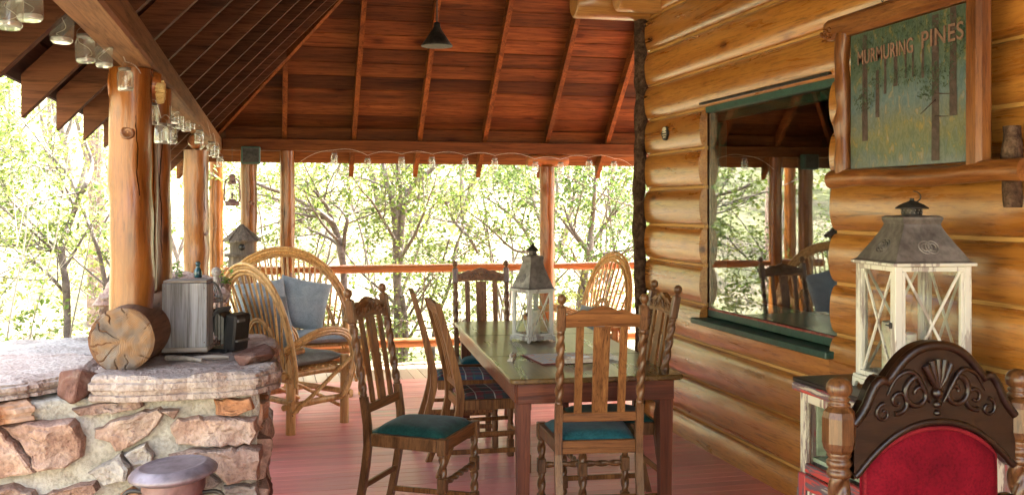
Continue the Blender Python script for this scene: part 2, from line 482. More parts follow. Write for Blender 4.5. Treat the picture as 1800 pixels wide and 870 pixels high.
M['frame_wood_y'] = wood('rustic_frame_across', (.08, .024, .006), (.29, .115, .027), 'Y', 14, .10, .38, knots=6, coat=.35, bump=.9, var=.1, mid=(.19, .065, .014))
M['velvet'] = mottled('teal_velvet', [(.006, .050, .062), (.014, .085, .100), (.030, .125, .140)], 11, .8, .25, sheen=.18, fine=90, dist=.004)
M['velvet_green'] = mottled('green_velvet', [(.004, .030, .026), (.009, .052, .043), (.020, .085, .072)], 11, .8, .25, sheen=.15, fine=90, dist=.004)
M['red_velvet'] = mottled('red_velvet', [(.105, .0015, .008), (.15, .0025, .011), (.19, .005, .015)], 10, .85, .3, sheen=0, fine=140, dist=.004)
M['cushion'] = mottled('blue_grey_cloth', [(.23, .27, .295), (.285, .33, .355), (.34, .385, .405)], 12, .95, .35, fine=160, dist=.003, sheen=.2, var=.06)
M['cushion_dark'] = mottled('dark_grey_cloth', [(.15, .155, .14), (.20, .205, .185), (.25, .255, .235)], 12, .95, .35, fine=160, dist=.003, var=.06)
M['stone'] = mottled('red_stone', [(.24, .140, .108), (.35, .225, .175), (.44, .325, .265), (.36, .295, .26)], 5, .92, 1.0, var=.28, dist=.03, fine=60)
M['stone_pale'] = mottled('pale_pink_stone', [(.27, .190, .160), (.38, .295, .255), (.48, .405, .360), (.36, .305, .275)], 5, .92, 1.0, var=.08, dist=.03, fine=60)
M['stone_dark'] = mottled('dark_red_stone', [(.095, .044, .034), (.19, .095, .072), (.33, .24, .20)], 8, .88, 1.0, var=.1, dist=.03, fine=38)
M['stone_grey'] = mottled('grey_stone', [(.26, .215, .185), (.36, .325, .295), (.45, .415, .38)], 6, .92, 1.0, var=.16, dist=.03, fine=60)
M['stone_orange'] = mottled('orange_stone', [(.30, .13, .06), (.42, .22, .12), (.48, .36, .28)], 7, .88, .9, var=.1, dist=.02)
M['mortar'] = mottled('mortar', [(.30, .27, .225), (.42, .39, .335), (.50, .475, .42)], 9, .95, 1.0, dist=.02, fine=70)
M['green_paint'] = mottled('dark_green_paint', [(.012, .050, .038), (.018, .068, .052), (.03, .085, .066)], 10, .45, .15, fine=50)
M['red_trim'] = mottled('red_trim_paint', [(.22, .02, .02), (.35, .05, .04), (.4, .22, .18)], 20, .5, .2)
M['black_iron'] = mottled('dark_iron', [(.02, .018, .016), (.045, .04, .036), (.08, .06, .045)], 18, .55, .3, metal=.6)
M['zinc'] = mottled('aged_zinc', [(.12, .105, .095), (.21, .19, .175), (.30, .275, .25)], 9, .55, .3, metal=.55)
M['rust'] = mottled('rusty_can', [(.12, .055, .048), (.20, .115, .11), (.27, .20, .215)], 6, .6, .35, metal=.25, fine=30)
M['rust_lid'] = mottled('rusty_lid', [(.17, .115, .125), (.26, .215, .245), (.34, .30, .33)], 6, .45, .25, metal=.35, fine=30)
M['cream'] = distressed('worn_cream_paint', (.62, .615, .55), (.33, .29, .26), (.13, .105, .10), 'Z', 12, .44)
M['wax'] = mottled('candle_wax', [(.70, .66, .52), (.76, .72, .58)], 4, .5, 0)
M['wax'].node_tree.nodes['Principled BSDF'].inputs['Subsurface Weight'].default_value = .3
M['glass'] = thin_glass('thin_glass', (.97, .985, .97), .045)
M['jar_glass'] = thin_glass('jar_glass', (.95, .97, .96), .09, 0.03, .13, 2.5)
M['window_glass'] = thin_glass('window_glass', (.78, .86, .82), .13, 0.0, .0, 3.0, .012)
M['crack'] = mottled('crack_shadow', [(.012, .005, .002), (.02, .008, .003)], 20, 1.0, 0)
M['crack'].node_tree.nodes['Principled BSDF'].inputs['Specular IOR Level'].default_value = 0
M['black'] = mottled('black_leather', [(.010, .010, .010), (.022, .021, .020)], 20, .4, .3)
M['wire'] = mottled('thin_wire', [(.16, .13, .10), (.30, .26, .22)], 20, .5, 0, metal=.5)
M['cord'] = mottled('pale_cord', [(.42, .36, .30), (.55, .49, .42)], 20, .7, 0)
M['white_enamel'] = mottled('white_enamel', [(.70, .70, .68), (.78, .78, .76)], 10, .35, 0)
# ================================================================ THE SETTING
XW = 2.775            # plane of the log seams of the house wall
YC = 7.0              # corner of the house
YF = 9.92             # far edge of the porch
XL = -0.53            # line of posts along the open side
PITCH = 1.03          # both roof planes
ZB = 2.10             # underside of the eave beams

# ---------------------------------------------------------------- ground
def ground_z(x, y):
    z = -.55
    far = max(0.0, y - 12.5)
    left = max(0.0, -x - 5.0)
    d = math.hypot(far, left * .75)
    z += .30 * d - .0012 * d * d if d < 100 else 18
    back = max(0.0, -y - 8)
    z += .1 * min(back, 60)
    right = max(0.0, x - 14)
    z += .06 * min(right, 60)
    if d > .1 or back > .1:
        z += .35 * noise.noise(Vector((x * .18, y * .18, 1.3))) + .10 * noise.noise(Vector((x * .7, y * .7, 4.1)))
    return z
mb = MB()
GN = 150
def gcoord(i):
    t = (i / (GN - 1)) * 2 - 1
    return math.copysign(abs(t) ** 2.2 * 190 + abs(t) * 10, t)
for j in range(GN):
    for i in range(GN):
        x, y = gcoord(i), gcoord(j) + 6
        mb.v.append((x, y, ground_z(x, y)))
for j in range(GN - 1):
    for i in range(GN - 1):
        a = j * GN + i
        mb.f.append((a, a + 1, a + GN + 1, a + GN)); mb.sm.append(True)
M['ground'] = mottled('dry_ground', [(.20, .165, .11), (.32, .275, .205), (.22, .235, .115), (.37, .33, .27)], .55, .95, .6, dist=.1, fine=6, coord='Object', var=0)
tag(mb.build('ground', M['ground'], fix=False), 'pale dry hillside rising beyond the porch', None, None, 'structure')

# ---------------------------------------------------------------- porch floor
def floor_mat(name, axis, paint, paint2, bare, thr):
    m, nt, B, N, L = newmat(name)
    ge = N.new('ShaderNodeNewGeometry'); oi = N.new('ShaderNodeObjectInfo')
    mp = N.new('ShaderNodeMapping'); st = [9, 9, 9]; st['XYZ'.index(axis)] = .9
    mp.inputs['Scale'].default_value = st
    L.new(ge.outputs['Position'], mp.inputs[0])
    n1 = N.new('ShaderNodeTexNoise'); n1.inputs['Scale'].default_value = 1.6; n1.inputs['Detail'].default_value = 9; n1.inputs['Roughness'].default_value = .72
    L.new(mp.outputs[0], n1.inputs['Vector'])
    n3 = N.new('ShaderNodeTexNoise'); n3.inputs['Scale'].default_value = .75; n3.inputs['Detail'].default_value = 3
    L.new(ge.outputs['Position'], n3.inputs['Vector'])
    ad = N.new('ShaderNodeMath'); ad.operation = 'ADD'
    L.new(n1.outputs['Fac'], ad.inputs[0]); L.new(n3.outputs['Fac'], ad.inputs[1])
    hf = N.new('ShaderNodeMath'); hf.operation = 'MULTIPLY'; hf.inputs[1].default_value = .5
    L.new(ad.outputs[0], hf.inputs[0])
    rp = ramp(N, [(.36, paint), (.47, paint2), (thr, paint2), (thr + .07, bare)])
    L.new(hf.outputs[0], rp.inputs[0])
    hs = N.new('ShaderNodeHueSaturation'); mr = N.new('ShaderNodeMapRange'); mr.inputs['To Min'].default_value = .86; mr.inputs['To Max'].default_value = 1.14
    L.new(oi.outputs['Random'], mr.inputs[0]); L.new(mr.outputs[0], hs.inputs['Value']); L.new(rp.outputs[0], hs.inputs['Color'])
    L.new(hs.outputs[0], B.inputs['Base Color'])
    rr = N.new('ShaderNodeMapRange'); rr.inputs['To Min'].default_value = .20; rr.inputs['To Max'].default_value = .46
    L.new(n1.outputs['Fac'], rr.inputs[0]); L.new(rr.outputs[0], B.inputs['Roughness'])
    bp = N.new('ShaderNodeBump'); bp.inputs['Strength'].default_value = .25; bp.inputs['Distance'].default_value = .004
    L.new(n1.outputs['Fac'], bp.inputs['Height']); L.new(bp.outputs[0], B.inputs['Normal'])
    return m
M['floor'] = floor_mat('red_floor_paint', 'X', (.60, .145, .125), (.72, .265, .235), (.60, .42, .31), .56)
M['floor_far'] = floor_mat('worn_floor', 'Y', (.34, .20, .15), (.40, .29, .20), (.44, .36, .27), .50)
fl = thing('porch_floor', 'red painted porch floor of narrow worn boards', None)
fl['kind'] = 'structure'
mb = MB().box((3.0, 3.0, -.075), (7.6, 13.8, .05), .004)
mb.build('floor_base', M['rafter_x'], fl)
BW = .088
proto = MB().box((0, 0, -.0155), (3.62, BW - .0028, .031), .0014).build('floorboard', M['floor'], fl)
proto_w = MB().box((0, 0, -.0155), (7.55, BW - .0028, .031), .0014).build('floorboard', M['floor'], fl)
k = 0
y = 1.9
while y < 8.95:
    src = proto if y < YC - .1 else proto_w
    o = src if not src.get('used') else share(src, 'floorboard', fl)
    src['used'] = 1
    o.location = ((-.78 + 3.62 / 2) if src is proto else (-.78 + 7.55 / 2), y, random.uniform(-.0008, .0008))
    y += BW
yb = y - BW / 2
pf = MB().box((0, 0, -.0155), (.105, YF + .03 - yb, .031), .0025).build('floorboard', M['floor_far'], fl)
x = -.73; first = True
while x < 6.75:
    o = pf if first else share(pf, 'floorboard', fl)
    first = False
    o.location = (x, (yb + YF + .03) / 2, random.uniform(-.001, .001)); x += .109
MB().box((3.0, -1.2, -.0165), (7.5, 6.0, .031), .003).build('floor_sheet', M['floor'], fl)
MB().box((3.0, YF + .05, -.14), (7.6, .03, .22), .003).build('rim_board', M['rafter_x'], fl)
MB().box((-.80, 4.5, -.14), (.03, 10.8, .22), .003).build('rim_board', M['rafter'], fl)

# ---------------------------------------------------------------- log house
house = thing('log_house', 'varnished honey coloured log house wall with picture window', 'house', (XW, YC, 0))
house['kind'] = 'thing'
def hl(x, y, z): return (x - XW, y - YC, z)
LP = .255
def log_piece(y0, y1, zc, seed, zmax=None, name='log'):
    mb = MB(); n = 12; seg = max(2, int((y1 - y0) / .35))
    vs = []; fs = []
    for i in range(seg + 1):
        y = y0 + (y1 - y0) * i / seg
        bul = 1 + .12 * noise.noise(Vector((y * .9, seed * 3.1, 0)))
        zo = .006 * noise.noise(Vector((y * .7, seed * 5.3, 9)))
        for j in range(n + 1):
            a = -PI / 2 + PI * j / n
            z = zc + zo + (LP / 2 - .005) * math.sin(a)
            if zmax is not None: z = min(z, zmax)
            x = XW - .060 * bul * max(0.0, math.cos(a)) ** .62
            vs.append(hl(x, y, z))
    for i in range(seg):
        for j in range(n):
            a = i * (n + 1) + j
            fs.append((a, a + 1, a + n + 2, a + n + 1))
    mb.add(vs, fs, True)
    for i in (0, seg):
        mb.add([vs[i * (n + 1) + j] for j in range(n + 1)], [tuple(range(n + 1))])
    return mb.build(name, M['log'], house)
WY0, WY1, WZ0, WZ1 = 4.46, 5.98, .845, 2.215
for k in range(-1, 16):
    zc = .153 - LP / 2 + LP * (k + 1)
    if WZ0 - .05 < zc < WZ1:
        log_piece(-4.2, WY0 - .012, zc, k); log_piece(WY1 + .012, YC - .03, zc, k + 40)
    elif .7 < zc < .85:
        log_piece(-4.2, WY0 - .012, zc, k); log_piece(WY1 + .012, YC - .03, zc, k + 40)
        log_piece(WY0 - .011, WY1 + .011, zc, k, WZ0 - .02)
    else:
        log_piece(-4.2, YC - .03, zc, k)
    zt = zc + LP / 2
    rng = [(-4.2, YC - .03)] if not (WZ0 - .02 < zt < WZ1 - .05) else [(-4.2, WY0 - .014), (WY1 + .014, YC - .03)]
    for a, b in rng:
        MB().box(hl(XW - .004, (a + b) / 2, zt), (.03, b - a, .030), .006).build('lit_seam_strip', M['lit_seam'], house)
# backing behind the logs, with the window opening left free
def backing(y0, y1, z0, z1):
    MB().box(hl(XW + .07, (y0 + y1) / 2, (z0 + z1) / 2), (.12, y1 - y0, z1 - z0), .002).build('wall_core', M['roof_y'], house)
backing(-4.2, WY0 - .013, -.3, 6.0); backing(WY1 + .013, YC - .02, -.3, 6.0)
backing(WY0 - .012, WY1 + .012, -.3, WZ0 - .03); backing(WY0 - .012, WY1 + .012, WZ1 + .02, 6.0)
# end wall around the corner
for k in range(-1, 16):
    zc = .153 - LP / 2 + LP * (k + 1)
    pts = [hl(XW + .02 + 4.1 * i / 6, YC + .035, zc) for i in range(7)]
    MB().tube(pts, .126, 10, jit=.05, seed=k).build('end_log', M['log_x'], house)
# log ends jutting from the corner overhead
for (yy, zz, x0, rr) in ((7.0, 3.055, 2.19, .115), (6.76, 3.075, 2.44, .12), (7.0, 3.29, 1.9, .12), (6.76, 3.31, 2.16, .12)):
    pts = [hl(x0 + (2.95 - x0) * i / 5, yy, zz) for i in range(6)]
    e = [hl(x0 - .012, yy, zz)]
    MB().tube(e + pts, [rr * .86] + [rr] * 6, 18, jit=.04, seed=yy).build('jutting_log', M['log_x'], house)
# bark covered corner pole
pts = []; rad = []
for i in range(60):
    z = 3.0 * i / 59
    pts.append(hl(2.70 + .008 * math.sin(z * 3), YC + .0 + .006 * math.sin(z * 5 + 1), z))
    rad.append(.047 + .007 * noise.noise(Vector((0, 0, z * 9))))
MB().tube(pts, rad, 14, jit=.35, seed=3).build('bark_corner_pole', M['bark'], house)
# room behind the window
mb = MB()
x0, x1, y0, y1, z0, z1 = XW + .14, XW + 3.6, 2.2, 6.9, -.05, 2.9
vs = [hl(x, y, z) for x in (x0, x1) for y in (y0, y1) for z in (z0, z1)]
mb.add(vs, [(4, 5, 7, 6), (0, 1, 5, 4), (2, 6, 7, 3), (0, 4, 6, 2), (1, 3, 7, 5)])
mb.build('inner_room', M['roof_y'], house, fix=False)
# the window
win = bpy.data.objects.new('window', None); COL.objects.link(win); win.parent = house
win.location = hl(XW, (WY0 + WY1) / 2, WZ0)
tag(win, 'large picture window in a dark green frame')
wh, wl = WZ1 - WZ0, (WY1 - WY0)
g = M['green_paint']
MB().box((.035, 0, wh - .026), (.11, wl, .052), .004).build('frame', g, win)
MB().box((.050, 0, .025), (.10, wl, .05), .004).build('frame', g, win)
for s in (-1, 1):
    MB().box((.062, s * (wl / 2 - .022), wh / 2), (.09, .044, wh - .104), .004).build('frame', g, win)
MB().box((.066, 0, wh - .080), (.045, wl - .09, .05), .004).build('sash', g, win)
MB().box((.066, 0, .095), (.045, wl - .09, .085), .004).build('sash', g, win)
for s in (-1, 1):
    MB().box((.066, s * (wl / 2 - .068), wh / 2 + .005), (.045, .044, wh - .248), .004).build('sash', g, win)
MB().box((.000, 0, .050), (.010, wl - .03, .012), .002).build('sash_bead', M['red_trim'], win)
MB().box((.008, 0, wh / 2 - .001), (.005, wl - .006, wh - .106), .001).build('pane', M['window_glass'], win)
MB().box((-.030, -.005, -.026), (.150, wl + .10, .036), .005).build('sill', g, win)
MB().box((-.040, 0, wh + .006), (.045, wl + .02, .014), .003).build('drip_strip', M['black_iron'], win)

# ---------------------------------------------------------------- porch roof
roof = thing('porch_canopy', 'dark red wooden porch roof of boards on rafters, hipped at the far corner', 'roof', (XL, YF, ZB))
roof['kind'] = 'thing'
def rl(x, y, z): return Vector((x - XL, y - YF, z - ZB))
ZE = ZB + .115           # top of the eave beams
XB, YB = -.50, YF - .03  # the two beam lines
RD = .105                # rafter depth measured square to the slope
ca = math.cos(math.atan(PITCH)); sa = math.sin(math.atan(PITCH))
OVH = .36
YR = -1.3               # unseen near end of the roof, cut short to let in sky light
# height of the rafters' underside above the left beam / far beam
def zl(x): return ZE + PITCH * (x - XB)
def zf(y): return ZE + PITCH * (YB - y)
nL = Vector((-PITCH, 0, 1)).normalized(); nF = Vector((0, PITCH, 1)).normalized()
# far plane boards (run along x), each starts at the hip
bw = .158
s = -OVH / ca
i = 0
while True:
    y_mid = YB - (s + bw / 2) * ca
    y0, y1 = YB - s * ca, YB - (s + bw - .011) * ca
    if y1 < YB - 3.35: break
    pa, pb = [], []
    for y in (y0, y1):
        t = YB - y
        pa.append(XB + t + .0)                     # the hip in plan: both planes rise alike
    base = [Vector((pa[0], y0, zf(y0))), Vector((6.9, y0, zf(y0))), Vector((6.9, y1, zf(y1))), Vector((pa[1], y1, zf(y1)))]
    off = Vector((0, 0, RD / ca + random.uniform(0, .006)))
    lo = [rl(*(p + off)) for p in base]; hi = [rl(*(p + off + Vector((0, 0, .030)))) for p in base]
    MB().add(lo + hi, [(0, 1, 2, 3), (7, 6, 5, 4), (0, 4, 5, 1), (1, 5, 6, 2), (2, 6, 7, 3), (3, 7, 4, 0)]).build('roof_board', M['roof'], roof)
    s += bw; i += 1
s = -OVH / ca
while True:
    x0, x1 = XB + s * ca, XB + (s + bw - .009) * ca
    if x1 > XW + .05: break
    h0, h1 = YB - (x0 - XB), YB - (x1 - XB)
    base = [Vector((x0, YR, zl(x0))), Vector((x0, h0, zl(x0))), Vector((x1, h1, zl(x1))), Vector((x1, YR, zl(x1)))]
    off = Vector((0, 0, RD / ca + random.uniform(0, .006)))
    lo = [rl(*(p + off)) for p in base]; hi = [rl(*(p + off + Vector((0, 0, .030)))) for p in base]
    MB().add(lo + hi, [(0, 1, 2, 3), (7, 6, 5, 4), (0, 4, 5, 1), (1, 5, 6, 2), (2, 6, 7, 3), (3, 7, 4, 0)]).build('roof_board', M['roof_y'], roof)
    s += bw
# roof shell added above the boards to block light from the gaps
def cover(base, nrm, off):
    lo = [rl(*(p + Vector((0, 0, off)))) for p in base]; hi = [rl(*(p + Vector((0, 0, off + .03)))) for p in base]
    MB().add(lo + hi, [(0, 1, 2, 3), (7, 6, 5, 4), (0, 4, 5, 1), (1, 5, 6, 2), (2, 6, 7, 3), (3, 7, 4, 0)]).build('roof_shell', M['bark_grey'], roof)
ye = YB + OVH + .03; xe = XB - OVH - .03; T = 3.6
cover([Vector((XB - (ye - YB), ye, zf(ye))), Vector((6.95, ye, zf(ye))), Vector((6.95, YB - T, zf(YB - T))), Vector((XB + T, YB - T, zf(YB - T)))], nF, RD / ca + .042)
cover([Vector((xe, YR - .1, zl(xe))), Vector((xe, YB + (XB - xe), zl(xe))), Vector((XB + T, YB - T, zl(XB + T))), Vector((XB + T, YR - .1, zl(XB + T)))], nL, RD / ca + .042)
# rafters with plumb-cut tails
def rafter(p0, p1, horiz, n, w=.045, mat=None, name='rafter'):
    """p0, p1: underside ends; vertical end cuts"""
    vd = RD / ca
    side = Vector((horiz[1], -horiz[0], 0)) * (w / 2)
    vs = [p0 - side, p0 + side, p1 + side, p1 - side]
    up = Vector((0, 0, vd))
    vs = [rl(*v) for v in vs] + [rl(*(v + up)) for v in vs]
    MB().add(vs, [(3, 2, 1, 0), (4, 5, 6, 7), (0, 1, 5, 4), (1, 2, 6, 5), (2, 3, 7, 6), (3, 0, 4, 7)]).build(name, mat, roof)
for px in (500, 622, 738, 852, 962, 1068, 1176, 1284, 1392):
    x = PY(px, 245, YB).x
    t = min(x - XB - .02, 3.4)                       # jack rafters stop at the hip
    yo = YB + OVH - .02
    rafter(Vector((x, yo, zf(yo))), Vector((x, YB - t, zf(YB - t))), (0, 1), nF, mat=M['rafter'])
yy = 3.81 - .60 * 8
while yy < YB - .15:
    t = min(YB - yy - .02, XW - XB - .08)
    xo = XB - OVH + .02
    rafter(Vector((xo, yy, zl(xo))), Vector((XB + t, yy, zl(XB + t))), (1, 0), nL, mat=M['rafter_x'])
    yy += .60
# hip rafter
a = Vector((XB - OVH, YB + OVH, zl(XB - OVH))); b = Vector((XB + 3.2, YB - 3.2, zl(XB + 3.2)))
side = Vector((1, 1, 0)).normalized() * .02
up = Vector((0, 0, .155)); dn = Vector((0, 0, -.012))
vs = [rl(*v) for v in (a - side + dn, a + side + dn, b + side + dn, b - side + dn)] + [rl(*(v + up)) for v in (a - side, a + side, b + side, b - side)]
MB().add(vs, [(3, 2, 1, 0), (4, 5, 6, 7), (0, 1, 5, 4), (1, 2, 6, 5), (2, 3, 7, 6), (3, 0, 4, 7)]).build('hip_rafter', M['rafter'], roof)
# eave beams
MB().box(rl(XB, (YR + YF + .05) / 2, ZB + .0575), (.135, YF + .05 - YR, .115), .010).build('eave_beam', M['beam'], roof)
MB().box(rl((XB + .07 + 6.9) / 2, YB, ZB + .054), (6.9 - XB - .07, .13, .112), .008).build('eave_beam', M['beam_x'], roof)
# small square boards closing the gaps between rafters over the far beam
MB().box(rl((XB + .1 + 6.9) / 2, YB + .03, ZE + .06), (6.9 - XB - .1, .02, .11), .003).build('blocking_board', M['beam_x'], roof)

# ---------------------------------------------------------------- posts
M['knot'] = wood('knot_wood', (.07, .022, .008), (.24, .085, .022), 'X', 30, .5, .4, coat=.3, bump=.5, var=.1)
def post(label, x, y, z0, z1, r, seed, bend=.01, taper=.06, knobs=2):
    t = thing('log_post', label, 'post', (x, y, z0), 0, 'peeled log posts carrying the porch roof')
    n = 44; pts = []; rad = []
    rnd = random.Random(seed)
    kz = [(rnd.uniform(.2, .9), rnd.uniform(0, 2 * PI)) for _ in range(knobs)]
    for i in range(n):
        u = i / (n - 1)
        z = (z1 - z0) * u
        pts.append((bend * noise.noise(Vector((u * 2.2, seed, 0))), bend * noise.noise(Vector((u * 2.2, seed, 7))), z))
        rr = r * (1 + taper * (.5 - u)) * (1 + .035 * noise.noise(Vector((u * 6, seed * 2.2, 3))))
        rad.append(rr)
    mb = MB().tube(pts, rad, 26, jit=.10, seed=seed)
    mb.build('trunk', M['post'], t)
    for (u, a) in kz:
        if rnd.random() < .9:
            d = Vector((math.cos(a), math.sin(a), .1)).normalized()
            if d.y > .3: d.y = -d.y
            q = d.to_track_quat('Z', 'Y').to_matrix()
            c = Vector((0, 0, (z1 - z0) * u)) + d * (r * .965)
            MB().lathe([(r * .40, -.012), (r * .32, .001), (r * .22, .0045), (r * .17, .001), (r * .09, .002), (0.0005, .0005)], 16, c, q).build('knot', M['knot'], t)
    # long drying check
    a0 = -PI / 2 + rnd.uniform(-.5, .9)
    cp = []
    for i in range(40):
        u = .25 + .7 * i / 39
        aa = a0 + .22 * noise.noise(Vector((u * 7, seed, 1))) + .06 * noise.noise(Vector((u * 30, seed, 1)))
        cp.append((math.cos(aa) * r * 1.0, math.sin(aa) * r * 1.0, (z1 - z0) * u))
    MB().tube(cp, [.0005 + .0022 * math.sin(PI * i / 39) * (.6 + .8 * abs(noise.noise(Vector((i * .4, seed, 5))))) for i in range(40)], 5).build('drying_crack', M['crack'], t)
    return t
def on_left(px, D=None, x=XL):
    p = PX(px, HZ, x); return p.x, p.y
x, y = on_left(230); post('thick orange log post standing on the sawn log on the stone pier', x, y, 1.10, ZB - .002, .081, 1, taper=.02)
p = PD(258, HZ, y * 1.03 + .18); post('thin dark post squeezed behind the thick pier post', p.x, p.y, .9, ZB - .002, .046, 2, knobs=0)
p = PD(277, HZ, 4.62); post('slim brown post, third in the cluster on the near stone pier', p.x, p.y, .9, ZB - .002, .062, 3, knobs=1)
x, y = on_left(345); post('stout golden post with knots on the second stone pier', x, y, 1.0, ZB - .115, .092, 4, taper=.02)
x, y = on_left(381); post('slim post at the outer porch corner, left of the hanging lantern', x, y - .1, 0, ZB - .002, .071, 5)
p = PY(437, HZ, YF - .03); post('post on the far side just right of the hanging lantern', p.x, p.y, 0, ZB - .002, .080, 6)
p = PY(505, HZ, YF - .03); post('straight post on the far side behind the loveseat', p.x, p.y, 0, ZB - .002, .073, 7, bend=.006)
p = PY(962, HZ, YF - .03); post('red brown post on the far side behind the dining table', p.x, p.y, 0, ZB - .13, .079, 8, bend=.006)
XI = p.x
# saddle logs on the post tops
def saddle(label, c, axis, L, r, cutmat, seed):
    t = thing('saddle_log', label, 'log', c, 0)
    d = Vector(axis).normalized()
    pts = [d * (L * (i / 9 - .5)) for i in range(10)]
    rad = [r * .80] + [r] * 8 + [r * .80]
    mb = MB().tube(pts, rad, 20, jit=.10, seed=seed)
    mb.build('log_body', M['post'] if abs(d.y) > .5 else M['rail'], t)
    return t, d
x, y = on_left(230)
t, d = saddle('short orange log bracket with splintered end between beam and pier post', (XL + .012, y + .055, ZB - .060), (1, 0, 0), .20, .058, None, 11)
mb = MB(); rnd = random.Random(5)
for i in range(170):                        # splintered pale wood where the bracket was torn
    a = rnd.uniform(0, 2 * PI); q = rnd.uniform(.0, .040)
    c = Vector((.098, -.035 + q * math.cos(a) * .8, -.026 + q * math.sin(a)))
    mb.box(c, (.008 + rnd.uniform(0, .030), .0024, .010 + rnd.uniform(0, .012)), .0005, Matrix.Rotation(rnd.uniform(-.6, .6), 3, 'X') @ Matrix.Rotation(rnd.uniform(-.3, .3), 3, 'Y'))
M['splinter'] = mottled('fresh_splintered_wood', [(.50, .33, .12), (.62, .46, .22)], 30, .8, .2)
mb.build('splintered_end', M['splinter'], t)
x, y = on_left(345)
saddle('short log bracket on top of the stout golden post', (XL, y, ZB - .058), (0, 1, 0), .36, .056, None, 12)
saddle('short red log bracket on the post behind the dining table', (XI, YF - .03, ZB - .068), (1, 0, 0), .44, .064, None, 13)

# ---------------------------------------------------------------- railing
rg = thing('porch_railing', 'log railing with two rails along the far edge of the porch', 'railing', (0, YF - .03, 0))
xs = [PY(381, HZ, YF).x, PY(437, HZ, YF).x, PY(505, HZ, YF).x, XI, 5.3, 6.6]
for a, b in zip(xs, xs[1:]):
    for z, r in ((.945, .042), (.205, .046)):
        n = 8
        a2, b2 = a + .06, b - .06
        pts = [(a2 + (b2 - a2) * i / n, .006 * noise.noise(Vector((a + i, z, 0))), z + .006 * noise.noise(Vector((i * .7, a, z)))) for i in range(n + 1)]
        rad = [r * .62] + [r] * (n - 1) + [r * .62]
        MB().tube(pts, rad, 12, jit=.08, seed=z + a).build('rail', M['rail'], rg)


# ---------------------------------------------------------------- stone pier
def rock(poly_front, place, proud, depth, seed, name='stone', mat=None, parent=None, strata=False):
    """poly_front: outline of the face in plane coordinates; place(u,v,h) -> point, h towards the viewer"""
    rnd = random.Random(seed)
    mb = MB()
    P0 = [Vector((p[0], p[1])) for p in poly_front]
    # refine outline with small chips
    pts = []
    for i, p in enumerate(P0):
        q = P0[(i + 1) % len(P0)]
        k = max(1, int((q - p).length / .022))
        for j in range(k):
            t = j / k
            v = p.lerp(q, t)
            if j: v = v + Vector((rnd.uniform(-.006, .006), rnd.uniform(-.006, .006)))
            pts.append(v)
    n = len(pts)
    c = sum(pts, Vector((0, 0))) / n
    tx, ty = rnd.uniform(-.12, .12), rnd.uniform(-.12, .18)
    def hgt(v, base):
        d = v - c
        if strata:
            return base + d.x * tx * .12 + d.y * ty * .12 + .009 * noise.noise(Vector((v.x * 8, v.y * 8, seed))) + .006 * round(2.2 * noise.noise(Vector((v.x * 4, v.y * 6, seed * 2.3)))) + .004 * noise.noise(Vector((v.x * 30, v.y * 30, seed)))
        return base + d.x * tx + d.y * ty + .026 * noise.noise(Vector((v.x * 9, v.y * 9, seed * 1.7))) + .012 * abs(noise.noise(Vector((v.x * 22, v.y * 22, seed)))) + .007 * round(3 * noise.noise(Vector((v.x * 7 + v.y * 5, v.y * 16, seed * 2.3))))
    rings = [(1.0, -depth), (1.03, -.012), (.995, proud * .55), (.94, proud * .92), (.86, proud), (.76, proud), (.65, proud), (.54, proud), (.42, proud), (.30, proud), (.16, proud)]
    if strata:
        rings = [(.97, 0), (1.005, .06 * proud), (1.0, .26 * proud), (.972, .30 * proud), (.985, .48 * proud), (1.01, .52 * proud), (1.005, .74 * proud), (.978, .80 * proud), (.975, .93 * proud), (.94, proud), (.86, proud), (.74, proud), (.6, proud), (.45, proud), (.3, proud), (.15, proud)]
    vs = []; fs = []
    for k, (sc, h) in enumerate(rings):
        for vi, v in enumerate(pts):
            w = c + (v - c) * (sc + (.012 * noise.noise(Vector((vi * .35, k * .9, seed))) if strata else 0))
            hh = h if (k < 2 or (strata and k < 9)) else hgt(w, h)
            if strata and k < 9: hh += .004 * noise.noise(Vector((v.x * 9, v.y * 9, k)))
            vs.append(place(w.x, w.y, hh))
    for k in range(len(rings) - 1):
        for i in range(n):
            j = (i + 1) % n
            fs.append((k * n + i, k * n + j, (k + 1) * n + j, (k + 1) * n + i))
    vs.append(place(c.x, c.y, hgt(c, proud))); ci = len(vs) - 1
    k = (len(rings) - 1) * n
    for i in range(n):
        fs.append((k + i, k + (i + 1) % n, ci))
    mb.add(vs, fs, False)
    o = mb.build(name, mat or M['stone'], parent)
    me = o.data
    # facets stay, but soften small ones
    me.polygons.foreach_set('use_smooth', [True] * len(me.polygons))
    me.set_sharp_from_angle(angle=R(22))
    return o
pier = thing('stone_pier', 'rubble stone pier with thick cap slabs and pale mortar', 'stone pier', (-.7, 4.4, 0))
pier['kind'] = 'thing'
PO = Vector((-.7, 4.4, 0))
YP = 3.83       # front face of the mortar
XP = -.035      # inner face of the mortar
def lump(c, d, seg, amp, seed, mat, name, parent, org):
    """rounded uneven block"""
    bm = bmesh.new()
    bmesh.ops.create_cube(bm, size=1)
    bmesh.ops.subdivide_edges(bm, edges=bm.edges[:], cuts=seg, use_grid_fill=True)
    for v in bm.verts:
        p = Vector((v.co.x * d[0], v.co.y * d[1], v.co.z * d[2]))
        q = p + Vector(c)
        nz = noise.noise_vector(q * 5 + Vector((seed, 0, 0))) * amp + noise.noise_vector(q * 15 + Vector((seed, 3, 0))) * amp * .4
        v.co = q + nz - org
    me = bpy.data.meshes.new(name); bm.to_mesh(me); bm.free()
    me.polygons.foreach_set('use_smooth', [True] * len(me.polygons))
    me.materials.append(mat)
    o = bpy.data.objects.new(name, me); COL.objects.link(o); o.parent = parent
    return o
